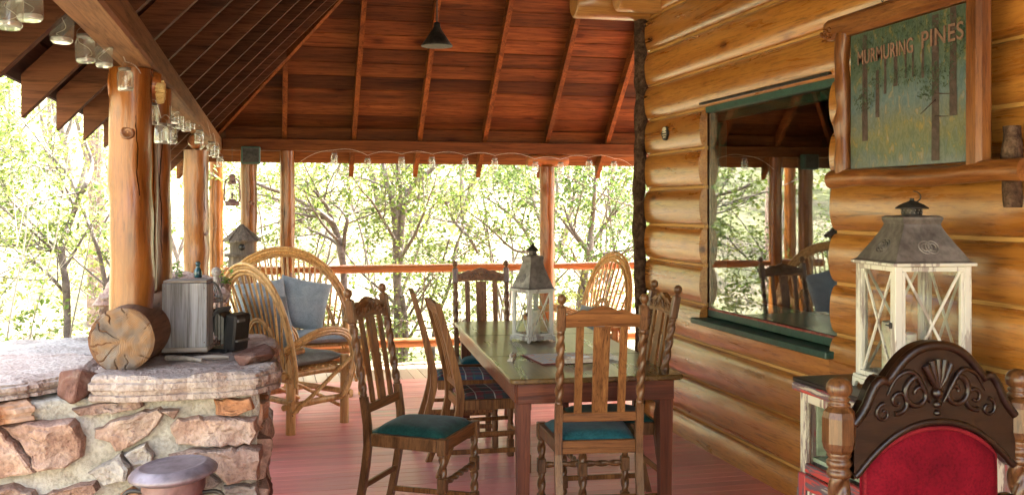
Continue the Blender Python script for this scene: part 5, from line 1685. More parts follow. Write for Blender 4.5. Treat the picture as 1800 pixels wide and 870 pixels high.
def lettering(text, u, v, size, name='lettering'):
    cu = bpy.data.curves.new(name, 'FONT')
    cu.body = text; cu.size = size; cu.extrude = .0012; cu.offset = .0009; cu.space_character = 1.08; cu.space_word = .9
    tmp = bpy.data.objects.new('tmp', cu); COL.objects.link(tmp)
    bpy.context.view_layer.update()
    me = bpy.data.meshes.new_from_object(tmp.evaluated_get(bpy.context.evaluated_depsgraph_get()))
    bpy.data.objects.remove(tmp)
    me.materials.clear(); me.materials.append(M['p_letter'])
    o = bpy.data.objects.new(name, me); COL.objects.link(o); o.parent = cv
    y, z = pz(u, v)
    # text x -> -y, text y -> z, text normal -> -x
    o.matrix_local = Matrix(((0, 0, -1, .000), (-1, 0, 0, y), (0, 1, 0, z), (0, 0, 0, 1)))
    o.matrix_local = Matrix.Translation((-.001, y, z)) @ Matrix.Rotation(R(0), 4, 'X') @ Matrix(((0, 0, -1, 0), (-1, 0, 0, 0), (0, 1, 0, 0), (0, 0, 0, 1)))
    return o, me
def fit_text(text, u0, u1, v, height):
    o, me = lettering(text, u0, v, .1)
    xs_ = [q.co.x for q in me.vertices]; ys_ = [q.co.y for q in me.vertices]
    sx_ = (u1 - u0) * sw / (max(xs_) - min(xs_)); sy_ = height * sh / (max(ys_) - min(ys_))
    x0_ = min(xs_); y0_ = min(ys_)
    for q in me.vertices: q.co.x = (q.co.x - x0_) * sx_; q.co.y = (q.co.y - y0_) * sy_
fit_text('MURMURING', .08, .565, .765, .105)
fit_text('PINES', .635, .945, .775, .115)
# rustic frame
MB().tube(bez([(-.010, sw / 2 + .040 + .006 * ((i * 7) % 3 - 1), z) for i, z in enumerate([-.03, .1, .2, .28, .38, .5, sh + .02])], 24), [.036 + .004 * math.sin(i * .9) for i in range(25)], 12, jit=.25, seed=1).build('frame_side', M['frame_wood'], sign)
MB().box((-.004, -sw / 2 - .042, sh / 2), (.07, .084, sh + .08), .016).build('frame_side', M['frame_wood'], sign)
MB().box((.0, .035, sh + .052), (.075, sw + .30, .098), .022).build('frame_top', M['frame_wood_y'], sign)
n = 26; pts = []; rad = []
for i in range(n):
    u = i / (n - 1); pts.append((-.012, sw / 2 + .13 - u * (sw + .42), -.046 + .006 * math.sin(u * 9))); rad.append(.040 + .006 * noise.noise(Vector((u * 8, 3, 0))))
MB().tube(pts, rad, 14, jit=.2, seed=5).build('frame_bottom', M['frame_wood_y'], sign)
rnd = random.Random(2)
mb = MB()
for i in range(26):
    c = Vector((-.04 + rnd.uniform(-.008, .01), sw / 2 + .125 + rnd.uniform(-.03, .05), sh + .02 + rnd.uniform(-.02, .04)))
    mb.box(c, (.02, .012, .010), .003, Matrix.Rotation(rnd.uniform(-1, 1), 3, 'X'))
mb.build('burl_edge', M['frame_wood'], sign)
hk = MB()
for i in range(4):
    hk.tube([(.0 + (.006 * math.cos(a) if i % 2 else 0), .16 + (.006 * math.cos(a) if i % 2 == 0 else 0), sh + .118 + i * .017 + .010 * math.sin(a)) for a in [2 * PI * k / 10 for k in range(10)]], .0018, 5, closed=True)
hk.tube([(0, .16, sh + .095), (0, .16, sh + .112)], .003, 6)
hk.build('hanging_chain', M['black_iron'], sign)
# bark covered peg holding up the sign's foot
pk = PX(1781, 300, 2.66)
MB_p = thing('bark_peg', 'bark covered upright peg at the end of the log under the painting', 'peg', (2.655, pk.y, 1.55))
pts = [(0, 0, z) for z in [.0 + .30 * i / 12 for i in range(13)]]
MB().tube(pts, [.033 + .003 * math.sin(i) for i in range(13)], 12, jit=.35, seed=8).build('stick', M['bark'], MB_p)
MB().tube([(0, 0, .15), (.12, 0, .15)], .014, 8).build('dowel', M['frame_wood'], MB_p)

# small plaque by the corner
p = PX(1170, 234, 2.712)
pq = thing('wall_plaque', 'small black oval plaque on the logs beside the window', 'plaque', (p.x, p.y, p.z))
poly = [(.052 * math.cos(a) * (1 + .06 * math.cos(4 * a)), .050 * math.sin(a) - .004) for a in [2 * PI * i / 24 for i in range(24)]]
MB().prism(poly, -.010, 0.010, 'x').build('plate', M['black_iron'], pq)
mb = MB()
for s in (-1, 1): mb.prism([(s * .004 + .028 * math.cos(a), .026 + .015 * math.sin(a)) for a in [2 * PI * i / 12 for i in range(12)]], -.0125 - .0004 * s, -.0095, 'x')
mb.build('pale_crest', M['tile'], pq)
mb = MB()
for i, (z, w) in enumerate(((.004, .062), (-.014, .070), (-.030, .050))):
    k = int(w / .008)
    for j in range(k): mb.box((-.0105, -w / 2 + w * (j + .5) / k, z), (.002, .0052, .010), .0006)
mb.build('raised_letters', M['tile'], pq)

# ---------------------------------------------------------------- pendant lamp
p = PD(768, 82, 7.1)
zc = zl(p.x)
lamp = thing('pendant_lamp', 'dark cone pendant lamp with white inside hanging from the roof', 'lamp', (p.x, p.y, p.z))
r = .112
MB().lathe([(r, 0), (r * 1.01, .003), (r * .80, .035), (r * .5, .085), (r * .30, .118), (r * .22, .14), (r * .20, .165), (r * .10, .172)], 32).build('shade', M['black_iron'], lamp)
MB().lathe([(r * .985, .0015), (r * .78, .034), (r * .48, .084), (r * .28, .116), (.0005, .122)], 32).build('shade_lining', M['white_enamel'], lamp)
MB().lathe([(.011, .115), (.012, .08), (.020, .060), (.024, .042), (.020, .026), (.010, .018), (.0005, .016)], 16).build('bulb', M['white_enamel'], lamp)
MB().tube([(0, 0, .165), (.001, 0, .6), (0, 0, zc - p.z + .03)], .005, 6).build('cord', M['black_iron'], lamp)

# ---------------------------------------------------------------- hanging lantern in the corner
p = PD(408, 362, 9.15)
hlan = thing('hurricane_lantern', 'rusty hurricane lantern hanging between two corner posts', 'lantern', (p.x, p.y, p.z))
MB().lathe([(.052, 0), (.062, .006), (.064, .02), (.058, .04), (.030, .052), (.026, .066)], 20).build('fuel_tank', M['rust'], hlan)
MB().lathe([(.026, .068), (.038, .09), (.047, .125), (.044, .165), (.033, .20)], 20).build('glass_globe', M['jar_glass'], hlan)
MB().lathe([(.034, .20), (.040, .205), (.036, .222), (.026, .235), (.026, .262), (.034, .268), (.024, .285), (.006, .292)], 18).build('chimney_top', M['rust'], hlan)
for s in (-1, 1):
    MB().tube(bez([(s * .050, 0, .03), (s * .070, 0, .06), (s * .068, 0, .15), (s * .060, 0, .22), (s * .030, 0, .255)], 12), .0075, 7).build('side_tube', M['rust'], hlan)
mb = MB()
for z in (.10, .155):
    mb.tube([(.050 * math.cos(a), .050 * math.sin(a), z) for a in [2 * PI * i / 16 for i in range(16)]], .0016, 5, closed=True)
mb.build('guard_wire', M['black_iron'], hlan)
MB().tube(bez([(-.062, 0, .20), (-.05, 0, .31), (0, 0, .36), (.05, 0, .31), (.062, 0, .20)], 14), .002, 5).tube([(0, 0, .36), (0, 0, ZB + .01 - p.z)], .0018, 5).build('bail', M['black_iron'], hlan)
MB().lathe([(.009, .068), (.010, .12), (.0005, .13)], 8).build('burner', M['rust'], hlan)

# ---------------------------------------------------------------- birdhouse
p = PD(425, 470, 8.95)
bh = thing('birdhouse', 'weathered round birdhouse with shingled cone roof by the corner post', 'birdhouse', (p.x, p.y, 0))
zb_ = p.z
MB().tube([(0, 0, 0), (0, 0, zb_ * .5), (0, 0, zb_)], [.06, .055, .055], 10, jit=.1).build('pole', M['bark_grey'], bh)
MB().tube([(0, 0, zb_ + .0), (0, 0, zb_ + .10)], [.115, .112], 14, jit=.12, seed=4).build('lower_body', M['old_wood'], bh)
MB().tube([(0, 0, zb_ + .10), (0, 0, zb_ + .122)], .150, 12, jit=.15, seed=2).build('ledge', M['old_wood'], bh)
bd_ = MB().tube([(0, 0, zb_ + .122), (0, 0, zb_ + .24)], .108, 14, jit=.14, seed=5).build('upper_body', M['old_wood'], bh)
d = (Vector((0, 0, 0)) - Vector((p.x, p.y, 0))).normalized()
MB().lathe([(.028, -.01), (.028, .004), (.0005, .004)], 14, d * .110 + Vector((0, 0, zb_ + .185)), d.to_track_quat('Z', 'Y').to_matrix()).build('entry_hole', M['black'], bd_)
for k in range(18):
    a = 2 * PI * k / 18
    a0, a1 = a - .19, a + .19
    zt_, ze_ = zb_ + .375, zb_ + .225 + .008 * (k % 3)
    r0, r1 = .012, .165 + .006 * (k % 2)
    vs = [(r1 * math.cos(a0), r1 * math.sin(a0), ze_), (r1 * math.cos(a1), r1 * math.sin(a1), ze_), (r0 * math.cos(a1), r0 * math.sin(a1), zt_), (r0 * math.cos(a0), r0 * math.sin(a0), zt_)]
    up_ = .010 + .004 * (k % 2)
    MB().add(vs + [(q[0], q[1], q[2] + up_) for q in vs], [(3, 2, 1, 0), (4, 5, 6, 7), (0, 1, 5, 4), (1, 2, 6, 5), (2, 3, 7, 6), (3, 0, 4, 7)]).build('roof_shake', M['old_wood'], bh)

# dark green box under the far beam
p0, p1 = PY(424, 258, YF - .12), PY(458, 289, YF - .12)
gb = thing('outdoor_speaker', 'dark green box fixed under the far eave beam near the corner', 'box', ((p0.x + p1.x) / 2, YF - .15, p1.z))
MB().box((0, 0, (p0.z - p1.z) / 2), (p1.x - p0.x, .10, p0.z - p1.z), .008).build('housing', M['green_paint'], gb)
MB().box((0, -.052, (p0.z - p1.z) / 2), (p1.x - p0.x - .03, .006, p0.z - p1.z - .03), .002).build('grille', M['black_iron'], gb)

# ---------------------------------------------------------------- glass jar string lights
jar_p = thing('mason_jar', 'x', 'jar')
rj, hj = .036, .108
MB().lathe([(rj * .80, 0), (rj * .97, .006), (rj, .014), (rj, hj * .70), (rj * .93, hj * .78), (rj * .72, hj * .86), (rj * .70, hj * .98)], 20).build('glass_body', M['jar_glass'], jar_p)
MB().lathe([(rj * .76, hj * .885), (rj * .78, hj * .90), (rj * .78, hj * .99), (rj * .72, hj * 1.01)], 20).build('screw_band', M['zinc'], jar_p)
MB().lathe([(rj * .9, .004), (rj * .93, .012), (rj * .90, .016), (.0005, .017)], 16).build('bright_base', thin_glass('frosted_base', (.85, .88, .86), 1.6, .2, .5), jar_p)  # pale disc added so the jar bottom looks bright
MB().tube(bez([(-.02, 0, hj), (-.022, .01, hj * .75), (.012, -.016, hj * .5), (.022, .01, hj * .3), (.0, .0, hj * .2)], 18), .0009, 5).build('light_wire', M['cord'], jar_p)
MB().tube([(rj * .76 * math.cos(a), 0, hj * 1.0 + .028 * math.sin(a)) for a in [PI * i / 10 for i in range(11)]], .0009, 5).build('wire_handle', M['wire'], jar_p)
ORD = ['first', 'second', 'third', 'fourth', 'fifth', 'sixth', 'seventh', 'eighth', 'ninth', 'tenth', 'eleventh', 'twelfth', 'thirteenth', 'fourteenth', 'fifteenth', 'sixteenth', 'seventeenth', 'eighteenth', 'nineteenth']
LEFT = [(14, 14, 2.30, 1.0), (53, 4, 2.55, 1.0), (108, 47, 2.98, 1.02), (151, 86, 3.30, .97), (183, 96, 3.42, .90), (221, 140, 3.66, .88), (265, 201, 4.06, .93), (283, 235, 4.34, .92), (300, 236, 4.50, .92), (293, 178, 5.2, .82), (295, 204, 5.4, .84), (306, 203, 5.7, .95), (314, 214, 6.0, 1.0), (327, 218, 6.3, .98), (335, 215, 6.5, .98), (350, 241, 6.62, .98), (371, 262, 7.6, 1.1), (379, 268, 8.2, .95), (387, 285, 8.7, .98)]
tops = []
first = True
for i, (px, py, D, sc) in enumerate(LEFT):
    j = jar_p if first else copy_tree(jar_p)
    first = False
    p = PD(px, py, D)
    s_ = .60 * sc * 1.5
    j.location = (p.x, p.y, p.z - hj * s_ / 2); j.rotation_euler = (random.uniform(-.05, .05), random.uniform(-.06, .06), random.uniform(0, 6))
    j.scale = (s_, s_, s_ * 1.0)
    j['label'] = 'clear glass jar hanging along the left eave beam, %s from the near end' % ORD[i]
    j['group'] = 'glass jars along the left beam'
    tops.append(p + Vector((0, 0, hj * s_ / 2 + .028 * s_)))
def string_between(pts, label):
    t = thing('light_string', label, 'string lights', tuple(pts[0]))
    o = Vector(pts[0]); out = []
    for a, b in zip(pts, pts[1:]):
        k = 6
        for i in range(k):
            u = i / k
            out.append(a.lerp(b, u) + Vector((0, 0, .045 * (b - a).length * math.sin(PI * u) * 2.2)) - o)
    out.append(pts[-1] - o)
    MB().tube(out, .0022, 5).build('cord', M['cord'], t)
order = [0, 1, 2, 3, 4, 5, 6, 7, 8, 9, 10, 11, 12, 13, 14, 15, 16, 17, 18]
string_between([tops[i] for i in order], 'thin pale cord linking the jars along the left eave beam')
FAR = [(587, 279), (646, 288), (706, 286), (760, 286), (818, 288), (870, 288), (940, 294), (985, 295), (1035, 291), (1080, 293)]
tops = []
for i, (px, py) in enumerate(FAR):
    j = copy_tree(jar_p); p = PY(px, py, YF - .16)
    j.location = (p.x, p.y, p.z - .052); j.rotation_euler = (0, random.uniform(-.12, .12), random.uniform(0, 6)); j.scale = (.98, .98, .98)
    j['label'] = 'small glass jar hanging under the far eave, %s from the loveseat side' % ORD[i]
    j['group'] = 'glass jars under the far eave'
    tops.append(p + Vector((0, 0, .082)))
a, b = PY(520, 290, YF - .14), PY(1112, 293, YF - .14)
string_between([a] + tops + [b], 'thin pale cord with jars swagged under the far eave')

# ================================================================ THINGS ON THE STONE PIER
ZC = .943
# sawn log
x, y = on_left(230)
lg0 = PD(213, 598, 3.74)
RL = .121
logt = thing('sawn_log', 'thick sawn log with cracked end grain lying on the stone pier', 'log', (lg0.x, lg0.y, lg0.z))
ldir = Vector((.10, 1, -.0)).normalized()
LL = 1.0
lx = Vector((ldir.y, -ldir.x, 0)); 
pts = [ldir * (LL * i / 16 + .004) for i in range(17)]
MB().tube(pts, [RL * (1 + .02 * math.sin(i)) for i in range(17)], 30, jit=.07, seed=2).build('log_body', wood('old_log_side', (.10, .045, .022), (.24, .125, .065), 'Y', 9, .06, .8, bump=.8, var=.02), logt)
def endgrain():
    m, nt, B, N, L = newmat('end_grain')
    tc = N.new('ShaderNodeTexCoord'); sp = N.new('ShaderNodeSeparateXYZ'); L.new(tc.outputs['Object'], sp.inputs[0])
    cb = N.new('ShaderNodeCombineXYZ'); L.new(sp.outputs[0], cb.inputs[0]); L.new(sp.outputs[2], cb.inputs[2])
    no = N.new('ShaderNodeTexNoise'); no.inputs['Scale'].default_value = 12; L.new(cb.outputs[0], no.inputs['Vector'])
    vm = N.new('ShaderNodeVectorMath'); vm.operation = 'MULTIPLY_ADD'; vm.inputs[1].default_value = (.05, .05, .05); L.new(no.outputs['Color'], vm.inputs[0]); L.new(cb.outputs[0], vm.inputs[2])
    wv = N.new('ShaderNodeTexWave'); wv.wave_type = 'RINGS'; wv.rings_direction = 'Y'; wv.inputs['Scale'].default_value = 62; wv.inputs['Distortion'].default_value = 3.0; wv.inputs['Detail'].default_value = 3
    L.new(vm.outputs[0], wv.inputs['Vector'])
    big = N.new('ShaderNodeTexNoise'); big.inputs['Scale'].default_value = 9; big.inputs['Detail'].default_value = 5; L.new(tc.outputs['Object'], big.inputs['Vector'])
    c1 = ramp(N, [(.34, (.070, .050, .038)), (.45, (.17, .128, .095)), (.56, (.25, .135, .058)), (.68, (.22, .185, .148))]); L.new(big.outputs['Fac'], c1.inputs[0])
    c2 = ramp(N, [(.05, (.72, .66, .6)), (.6, (1, 1, 1))]); L.new(wv.outputs['Fac'], c2.inputs[0])
    mx = N.new('ShaderNodeMix'); mx.data_type = 'RGBA'; mx.blend_type = 'MULTIPLY'; mx.inputs[0].default_value = .8
    L.new(c1.outputs[0], mx.inputs[6]); L.new(c2.outputs[0], mx.inputs[7]); L.new(mx.outputs[2], B.inputs['Base Color'])
    B.inputs['Roughness'].default_value = .8
    bp = N.new('ShaderNodeBump'); bp.inputs['Strength'].default_value = .35; bp.inputs['Distance'].default_value = .003
    L.new(wv.outputs['Fac'], bp.inputs['Height']); L.new(bp.outputs[0], B.inputs['Normal'])
    return m
mb = MB(); nr, ns = 34, 300; vs = []; fs = []
cracks = [(2.62, .98, .11), (3.35, .72, .12), (3.95, .92, .07), (4.45, .42, .07), (4.95, .55, .05), (2.05, .40, .07), (1.45, .30, .04), (.5, .22, .035), (5.6, .28, .035)]
for i in range(nr + 1):
    rr = RL * .995 * i / nr
    for j in range(ns):
        a = 2 * PI * j / ns
        dep = .0
        for (ca_, ln, wd) in cracks:
            u = i / nr
            ca2 = ca_ + .28 * noise.noise(Vector((u * 4, ca_ * 3, 0)))
            da = abs((a - ca2 + PI) % (2 * PI) - PI)
            if u > 1 - ln and da * u < wd * (.25 + .75 * u) * .22: dep = .055 * min(1, (u - 1 + ln) * 6)
        rough_ = .006 * noise.noise(Vector((rr * 30 * math.cos(a), rr * 30 * math.sin(a), 2)))
        edge = .008 * max(0, i / nr - .9) / .1
        # the rotted left rim is worn back
        worn = .02 * max(0, -math.cos(a) - .35) * (i / nr) ** 2
        p_ = lx * (rr * math.cos(a)) + Vector((0, 0, rr * math.sin(a))) + ldir * (dep + rough_ + edge + worn - .006)
        vs.append(p_)
for i in range(nr):
    for j in range(ns):
        j2 = (j + 1) % ns
        fs.append((i * ns + j, i * ns + j2, (i + 1) * ns + j2, (i + 1) * ns + j))
mb.add(vs, fs, True)
mb.build('cut_end', endgrain(), logt)

# weathered wooden box
bp_ = PD(325, 622, 4.08)
bx = thing('wooden_box', 'upright box of weathered grey boards on the stone pier', 'box', (bp_.x, bp_.y, .958), -YAW + .10)
bw_, bhh, bd2 = .178, .262, .115
k = 3
ws = [.062, .074, .042]; x0 = -bw_ / 2
MB().box((0, 0, bhh / 2 + .020), (bw_, .016, bhh), .002).build('front_board', M['grey_wood'], bx)
for s in (-1, 1):
    MB().box((s * (bw_ / 2 - .007), bd2 / 2 + .008, bhh / 2 + .018), (.016, bd2 - .002, bhh - .006), .002).build('side_board', M['grey_wood'], bx)
MB().box((0, bd2 + .014, bhh / 2 + .018), (bw_ - .02, .014, bhh - .01), .002).build('back_board', M['grey_wood'], bx)
MB().box((0, bd2 / 2, .010), (bw_ + .004, bd2 + .02, .020), .003).build('bottom_board', M['grey_wood_x'], bx)
MB().box((0, bd2 / 2 + .006, bhh + .026), (bw_ - .004, bd2 + .012, .010), .002).build('top_board', M['grey_wood_x'], bx)
mb = MB()
for s in (-1, 1):
    for z in (.04, .05 + bhh - .05): mb.lathe([(.0025, 0), (.0025, .0015), (.0005, .002)], 8, (s * (bw_ / 2 - .010), -.0078, z), Matrix.Rotation(PI / 2, 3, 'X'))
mb.build('nail_heads', M['rust'], bx)
for i, (a_, b_, r_, lab) in enumerate((((292, 628), (356, 632), .0105, 'short split grey stick under the front of the wooden box'), ((340, 629), (402, 627), .0095, 'grey stick poking out beside the wooden box'))):
    pa_, pb_ = PZ(a_[0], a_[1], ZC + .012), PZ(b_[0], b_[1], ZC + .012)
    pa_.y -= .0; st = thing('stick', lab, 'stick', (pa_.x, pa_.y, ZC + .0105), 0, 'sticks under the wooden box')
    MB().tube([(0, 0, 0), ((pb_.x - pa_.x) * .5, (pb_.y - pa_.y) * .5, .003), (pb_.x - pa_.x, pb_.y - pa_.y, 0)], [r_, r_ * 1.05, r_ * .85], 8, jit=.2, seed=i).build('wood', M['grey_wood_x'], st)

# old folding camera with black bellows
cp_ = PD(404, 606, 4.22)
fc = thing('bellows_camera', 'old black folding bellows camera beside the wooden box', 'camera', (cp_.x, cp_.y, .942), -YAW - .35)
MB().box((.035, .0, .085), (.055, .11, .155), .008, Matrix.Rotation(R(6), 3, 'Y')).build('body', M['black'], fc)
mb = MB()
n = 9; vs = []; fs = []
for i in range(n):
    u = i / (n - 1); hh = (.066 - .018 * u) * (1 if i % 2 == 0 else .84); x = .008 - .075 * u; z = .085 + .045 * u
    vs += [(x, -hh * .75, z - hh), (x, hh * .75, z - hh), (x, hh * .75, z + hh), (x, -hh * .75, z + hh)]
for i in range(n - 1): fs += [(i * 4 + j, i * 4 + (j + 1) % 4, i * 4 + 4 + (j + 1) % 4, i * 4 + 4 + j) for j in range(4)]
fs += [(3, 2, 1, 0), tuple(range(4 * n - 4, 4 * n))]
mb.add(vs, fs); mb.build('bellows', M['black'], fc)
MB().box((-.055, 0, .150), (.095, .10, .010), .003, Matrix.Rotation(R(-52), 3, 'Y')).build('folding_bed', mottled('worn_black_metal', [(.05, .05, .055), (.12, .12, .125)], 12, .5, .2), fc)
MB().box((.068, -.02, .135), (.016, .05, .012), .002).box((.064, 0, .05), (.012, .09, .010), .002).build('metal_trim', M['zinc'], fc)
MB().box((-.02, -.02, .010), (.10, .09, .018), .004).build('base_plate', M['black'], fc)

# wire cloche with a blue green insulator behind the box
cp_ = PD(357, 530, 4.42)
wcg = thing('wire_cage', 'round wire cage behind the wooden box', 'cage', (cp_.x, cp_.y, .940), 0)
zt_ = PD(357, 489, 4.42).z - .940
mb = MB(); rC = .082
for k in range(8):
    a = PI * k / 8
    mb.tube([(rC * math.cos(a), rC * math.sin(a), .0)] + [(rC * math.cos(t) * math.cos(a), rC * math.cos(t) * math.sin(a), zt_ - .095 + .095 * math.sin(t)) for t in [PI * i / 14 for i in range(15)]] + [(-rC * math.cos(a), -rC * math.sin(a), .0)], .0022, 5)
mb.build('upright_wires', M['zinc'], wcg)
mb = MB()
for z in (.01, .08, .16, zt_ - .10, zt_ - .088): mb.tube([(rC * math.cos(a), rC * math.sin(a), z) for a in [2 * PI * i / 24 for i in range(24)]], .0024, 5, closed=True)
mb.build('hoop_wires', M['zinc'], wcg)
ip = PD(348, 488, 4.42)
ins = thing('glass_insulator', 'small dark teal glass bottle on top of the wire cage', 'bottle', (ip.x, ip.y, ip.z))
MB().lathe([(.015, 0), (.018, .004), (.018, .028), (.015, .036), (.009, .044), (.009, .056), (.0115, .058), (.0115, .066), (.0085, .067)], 16).build('glass', mottled('teal_glass', [(.015, .06, .075), (.03, .09, .11)], 8, .12, 0, coat=.5), ins)
MB().lathe([(.0085, .064), (.010, .067), (.010, .072), (.0005, .074)], 12).build('stopper', M['black_iron'], ins)
# pale stone ball and little plants on the second pier
bp2 = PD(380, 478, 6.1)
ball = thing('stone_ball', 'small pale round stone on the second pier', 'stone', (bp2.x, bp2.y, 1.045))
lump((0, 0, bp2.z - 1.045), (.052, .052, .052), 6, .002, 3, M['stone_grey'], 'ball', ball, Vector((0, 0, 0)))
for v in ball.children[0].data.vertices:
    d_ = v.co - Vector((0, 0, bp2.z - 1.045)); v.co = Vector((0, 0, bp2.z - 1.045)) + d_.normalized() * .030
MB().lathe([(.02, 0), (.016, bp2.z - 1.045 - .02)], 12).build('neck', M['stone_grey'], ball)
M['leaf_bright'] = leafmat('bright_leaf', [(.10, .20, .03), (.18, .30, .05), (.24, .34, .07)])
def leaf(mb, c, d, n, L, w):
    """one folded leaf: base c, direction d"""
    d = d.normalized(); s = d.cross(n)
    if s.length < 1e-4: s = d.orthogonal()
    s.normalize(); n2 = s.cross(d)
    c = Vector(c)
    o = len(mb.v)
    m_ = c + d * (L * .45)
    mb.v += [tuple(c), tuple(m_ + s * w * .5 + n2 * w * .18), tuple(c + d * L - n2 * L * .08), tuple(m_ - s * w * .5 + n2 * w * .18)]
    mb.f += [(o, o + 1, o + 2), (o, o + 2, o + 3)]; mb.sm += [False, False]
def potted(label, px, py, D, n, spread, ztop):
    p = PD(px, py, D); rnd = random.Random(px)
    t = thing('leafy_plant', label, 'plant', (p.x, p.y, 1.045))
    st = MB(); lf = MB()
    for i in range(n):
        a = rnd.uniform(0, 2 * PI); e = Vector((spread * rnd.uniform(.2, 1) * math.cos(a), spread * rnd.uniform(.2, 1) * math.sin(a), ztop * rnd.uniform(.4, 1)))
        st.tube([(0, 0, 0), (e.x * .3, e.y * .3, e.z * .7), tuple(e)], [.0022, .0018, .001], 5)
        for q in range(4):
            leaf(lf, e * (.6 + .13 * q), Vector((rnd.uniform(-1, 1), rnd.uniform(-1, 1), rnd.uniform(-.2, .7))), Vector((0, 0, 1)), rnd.uniform(.03, .05), rnd.uniform(.018, .028))
    st.build('stems', M['bark_grey'], t); lf.build('leaves', M['leaf_bright'], t, fix=False)
potted('small green plant spilling beside the pale round stone', 389, 496, 6.25, 9, .07, .10)
potted('small green plant on the second pier, behind the slim posts', 309, 482, 6.4, 9, .08, .16)
# rusty milk can in front of the pier
mc = W((305 - 900) / F * 3.36, 3.36)
can = thing('milk_can', 'rusty metal milk can with flat lid in front of the stone pier', 'milk can', (mc.x, mc.y, 0))
zt_ = EYE - (833 - HZ) / F * 3.36
s_ = zt_
MB().lathe([(.150, 0), (.155, .01), (.155, .02), (.150, .03), (.150, s_ - .30), (.152, s_ - .29), (.146, s_ - .26), (.122, s_ - .16), (.100, s_ - .12), (.100, s_ - .055), (.104, s_ - .045), (.104, s_ - .01)], 40).build('body', M['rust'], can)
lid = MB().lathe([(.110, -.02), (.140, -.006), (.1445, -.002), (.1455, .004), (.143, .009), (.128, .022), (.112, .029), (.106, .030), (.102, .0275), (.085, .0265), (.0005, .028)], 44).build('lid', M['rust_lid'], can)
lid.location = (0, 0, s_ + .006); lid.rotation_euler = (R(1), R(-4.5), 0)
lx_ = W(1, 0)
for sg in (1, -1):
    hv = Vector((lx_.x, lx_.y, 0)) * sg
    MB().tube(bez([hv * .100 + Vector((0, 0, s_ - .060)), hv * .150 + Vector((0, 0, s_ - .058)), hv * .172 + Vector((0, 0, s_ - .085)), hv * .160 + Vector((0, 0, s_ - .135)), hv * .125 + Vector((0, 0, s_ - .165))], 14), .0075, 8).build('handle', M['black_iron'], can)
# ================================================================ TREES AND SHRUBS
M['leaf_a'] = leafmat('spring_leaf', [(.09, .145, .024), (.135, .195, .034), (.19, .24, .05), (.26, .28, .085)], .5)
M['leaf_b'] = leafmat('deep_leaf', [(.06, .11, .02), (.09, .15, .03), (.14, .20, .045)], .45)
M['leaf_c'] = leafmat('yellow_leaf', [(.19, .20, .04), (.27, .265, .065), (.18, .22, .045)], .5)
M['twig'] = mottled('twig_bark', [(.11, .09, .08), (.20, .165, .15), (.29, .25, .235)], 14, .95, .5, dist=.01)
M['twig_pale'] = mottled('pale_twig', [(.30, .26, .21), (.42, .37, .30)], 14, .95, .3)
ROOT = [Vector((0, 0, 0))]
def indoors(q):
    """nothing grows into the porch or through its roof"""
    w = q + ROOT[0]
    return w.x > -1.05 and w.y < 10.5 and w.y > -3
def grow(tr, lf, rnd, p, d, L, r, depth, dens, leafsz, up=.15):
    """a wavering limb with twigs and leaves"""
    k = max(4, int(L / .16)); pts = [Vector(p)]; rad = [r]; dd = Vector(d).normalized()
    for i in range(k):
        dd = (dd + Vector((rnd.uniform(-1, 1), rnd.uniform(-1, 1), rnd.uniform(-1, 1))) * .17 + Vector((0, 0, up * .12))).normalized()
        nx = pts[-1] + dd * (L / k)
        if indoors(nx): break
        pts.append(nx); rad.append(r * (1 - .78 * (i + 1) / k))
    k = len(pts) - 1
    if k < 2: return
    tr.tube(pts, rad, 7 if r > .02 else (5 if r > .006 else 4), cap=False)
    if depth > 0:
        nb = rnd.randint(3, 5)
        for b in range(nb):
            u = rnd.uniform(.25, .98); i = min(k - 1, int(u * k))
            t = (pts[i + 1] - pts[i]).normalized()
            o = t.orthogonal(); o.rotate(Quaternion(t, rnd.uniform(0, 2 * PI)))
            nd = (t * rnd.uniform(.5, .9) + o * rnd.uniform(.5, .9) + Vector((0, 0, up))).normalized()
            grow(tr, lf, rnd, pts[i], nd, L * rnd.uniform(.38, .62), max(.0028, rad[i] * .6), depth - 1, dens, leafsz, up)
    if depth <= 1:
        n = int(dens * L * (1.0 if depth == 0 else .5))
        for q in range(n):
            u = rnd.uniform(.15, 1.0); i = min(k - 1, int(u * k)); c = pts[i].lerp(pts[i + 1], rnd.random())
            c = c + Vector((rnd.gauss(0, .035), rnd.gauss(0, .035), rnd.gauss(0, .035)))
            if indoors(c): continue
            dv = Vector((rnd.uniform(-1, 1), rnd.uniform(-1, 1), rnd.uniform(-.8, .5)))
            s = leafsz * rnd.uniform(.6, 1.25)
            leaf(lf, c, dv, Vector((rnd.uniform(-1, 1), rnd.uniform(-1, 1), 1)), s, s * rnd.uniform(.5, .75))
def tree(name, label, cat, x, y, h, stems, r, seed, leafm, dens=26, leafsz=.062, depth=3, spread=.35, barkm='twig', group=None, z=None, up=.15):
    rnd = random.Random(seed)
    t = thing(name, label, cat, (x, y, ground_z(x, y) - .05 if z is None else z), 0, group)
    tr, lf = MB(), MB(); ROOT[0] = Vector(t.location)
    for s in range(stems):
        a = rnd.uniform(0, 2 * PI); q = spread * rnd.uniform(.3, 1)
        grow(tr, lf, rnd, (rnd.uniform(-.12, .12), rnd.uniform(-.12, .12), 0), (q * math.cos(a), q * math.sin(a), 1), h * rnd.uniform(.75, 1.05), r * rnd.uniform(.7, 1.1), depth, dens, leafsz, up)
    tr.build('trunk', M[barkm], t, fix=False); lf.build('crown', M[leafm], t, fix=False)
    return t
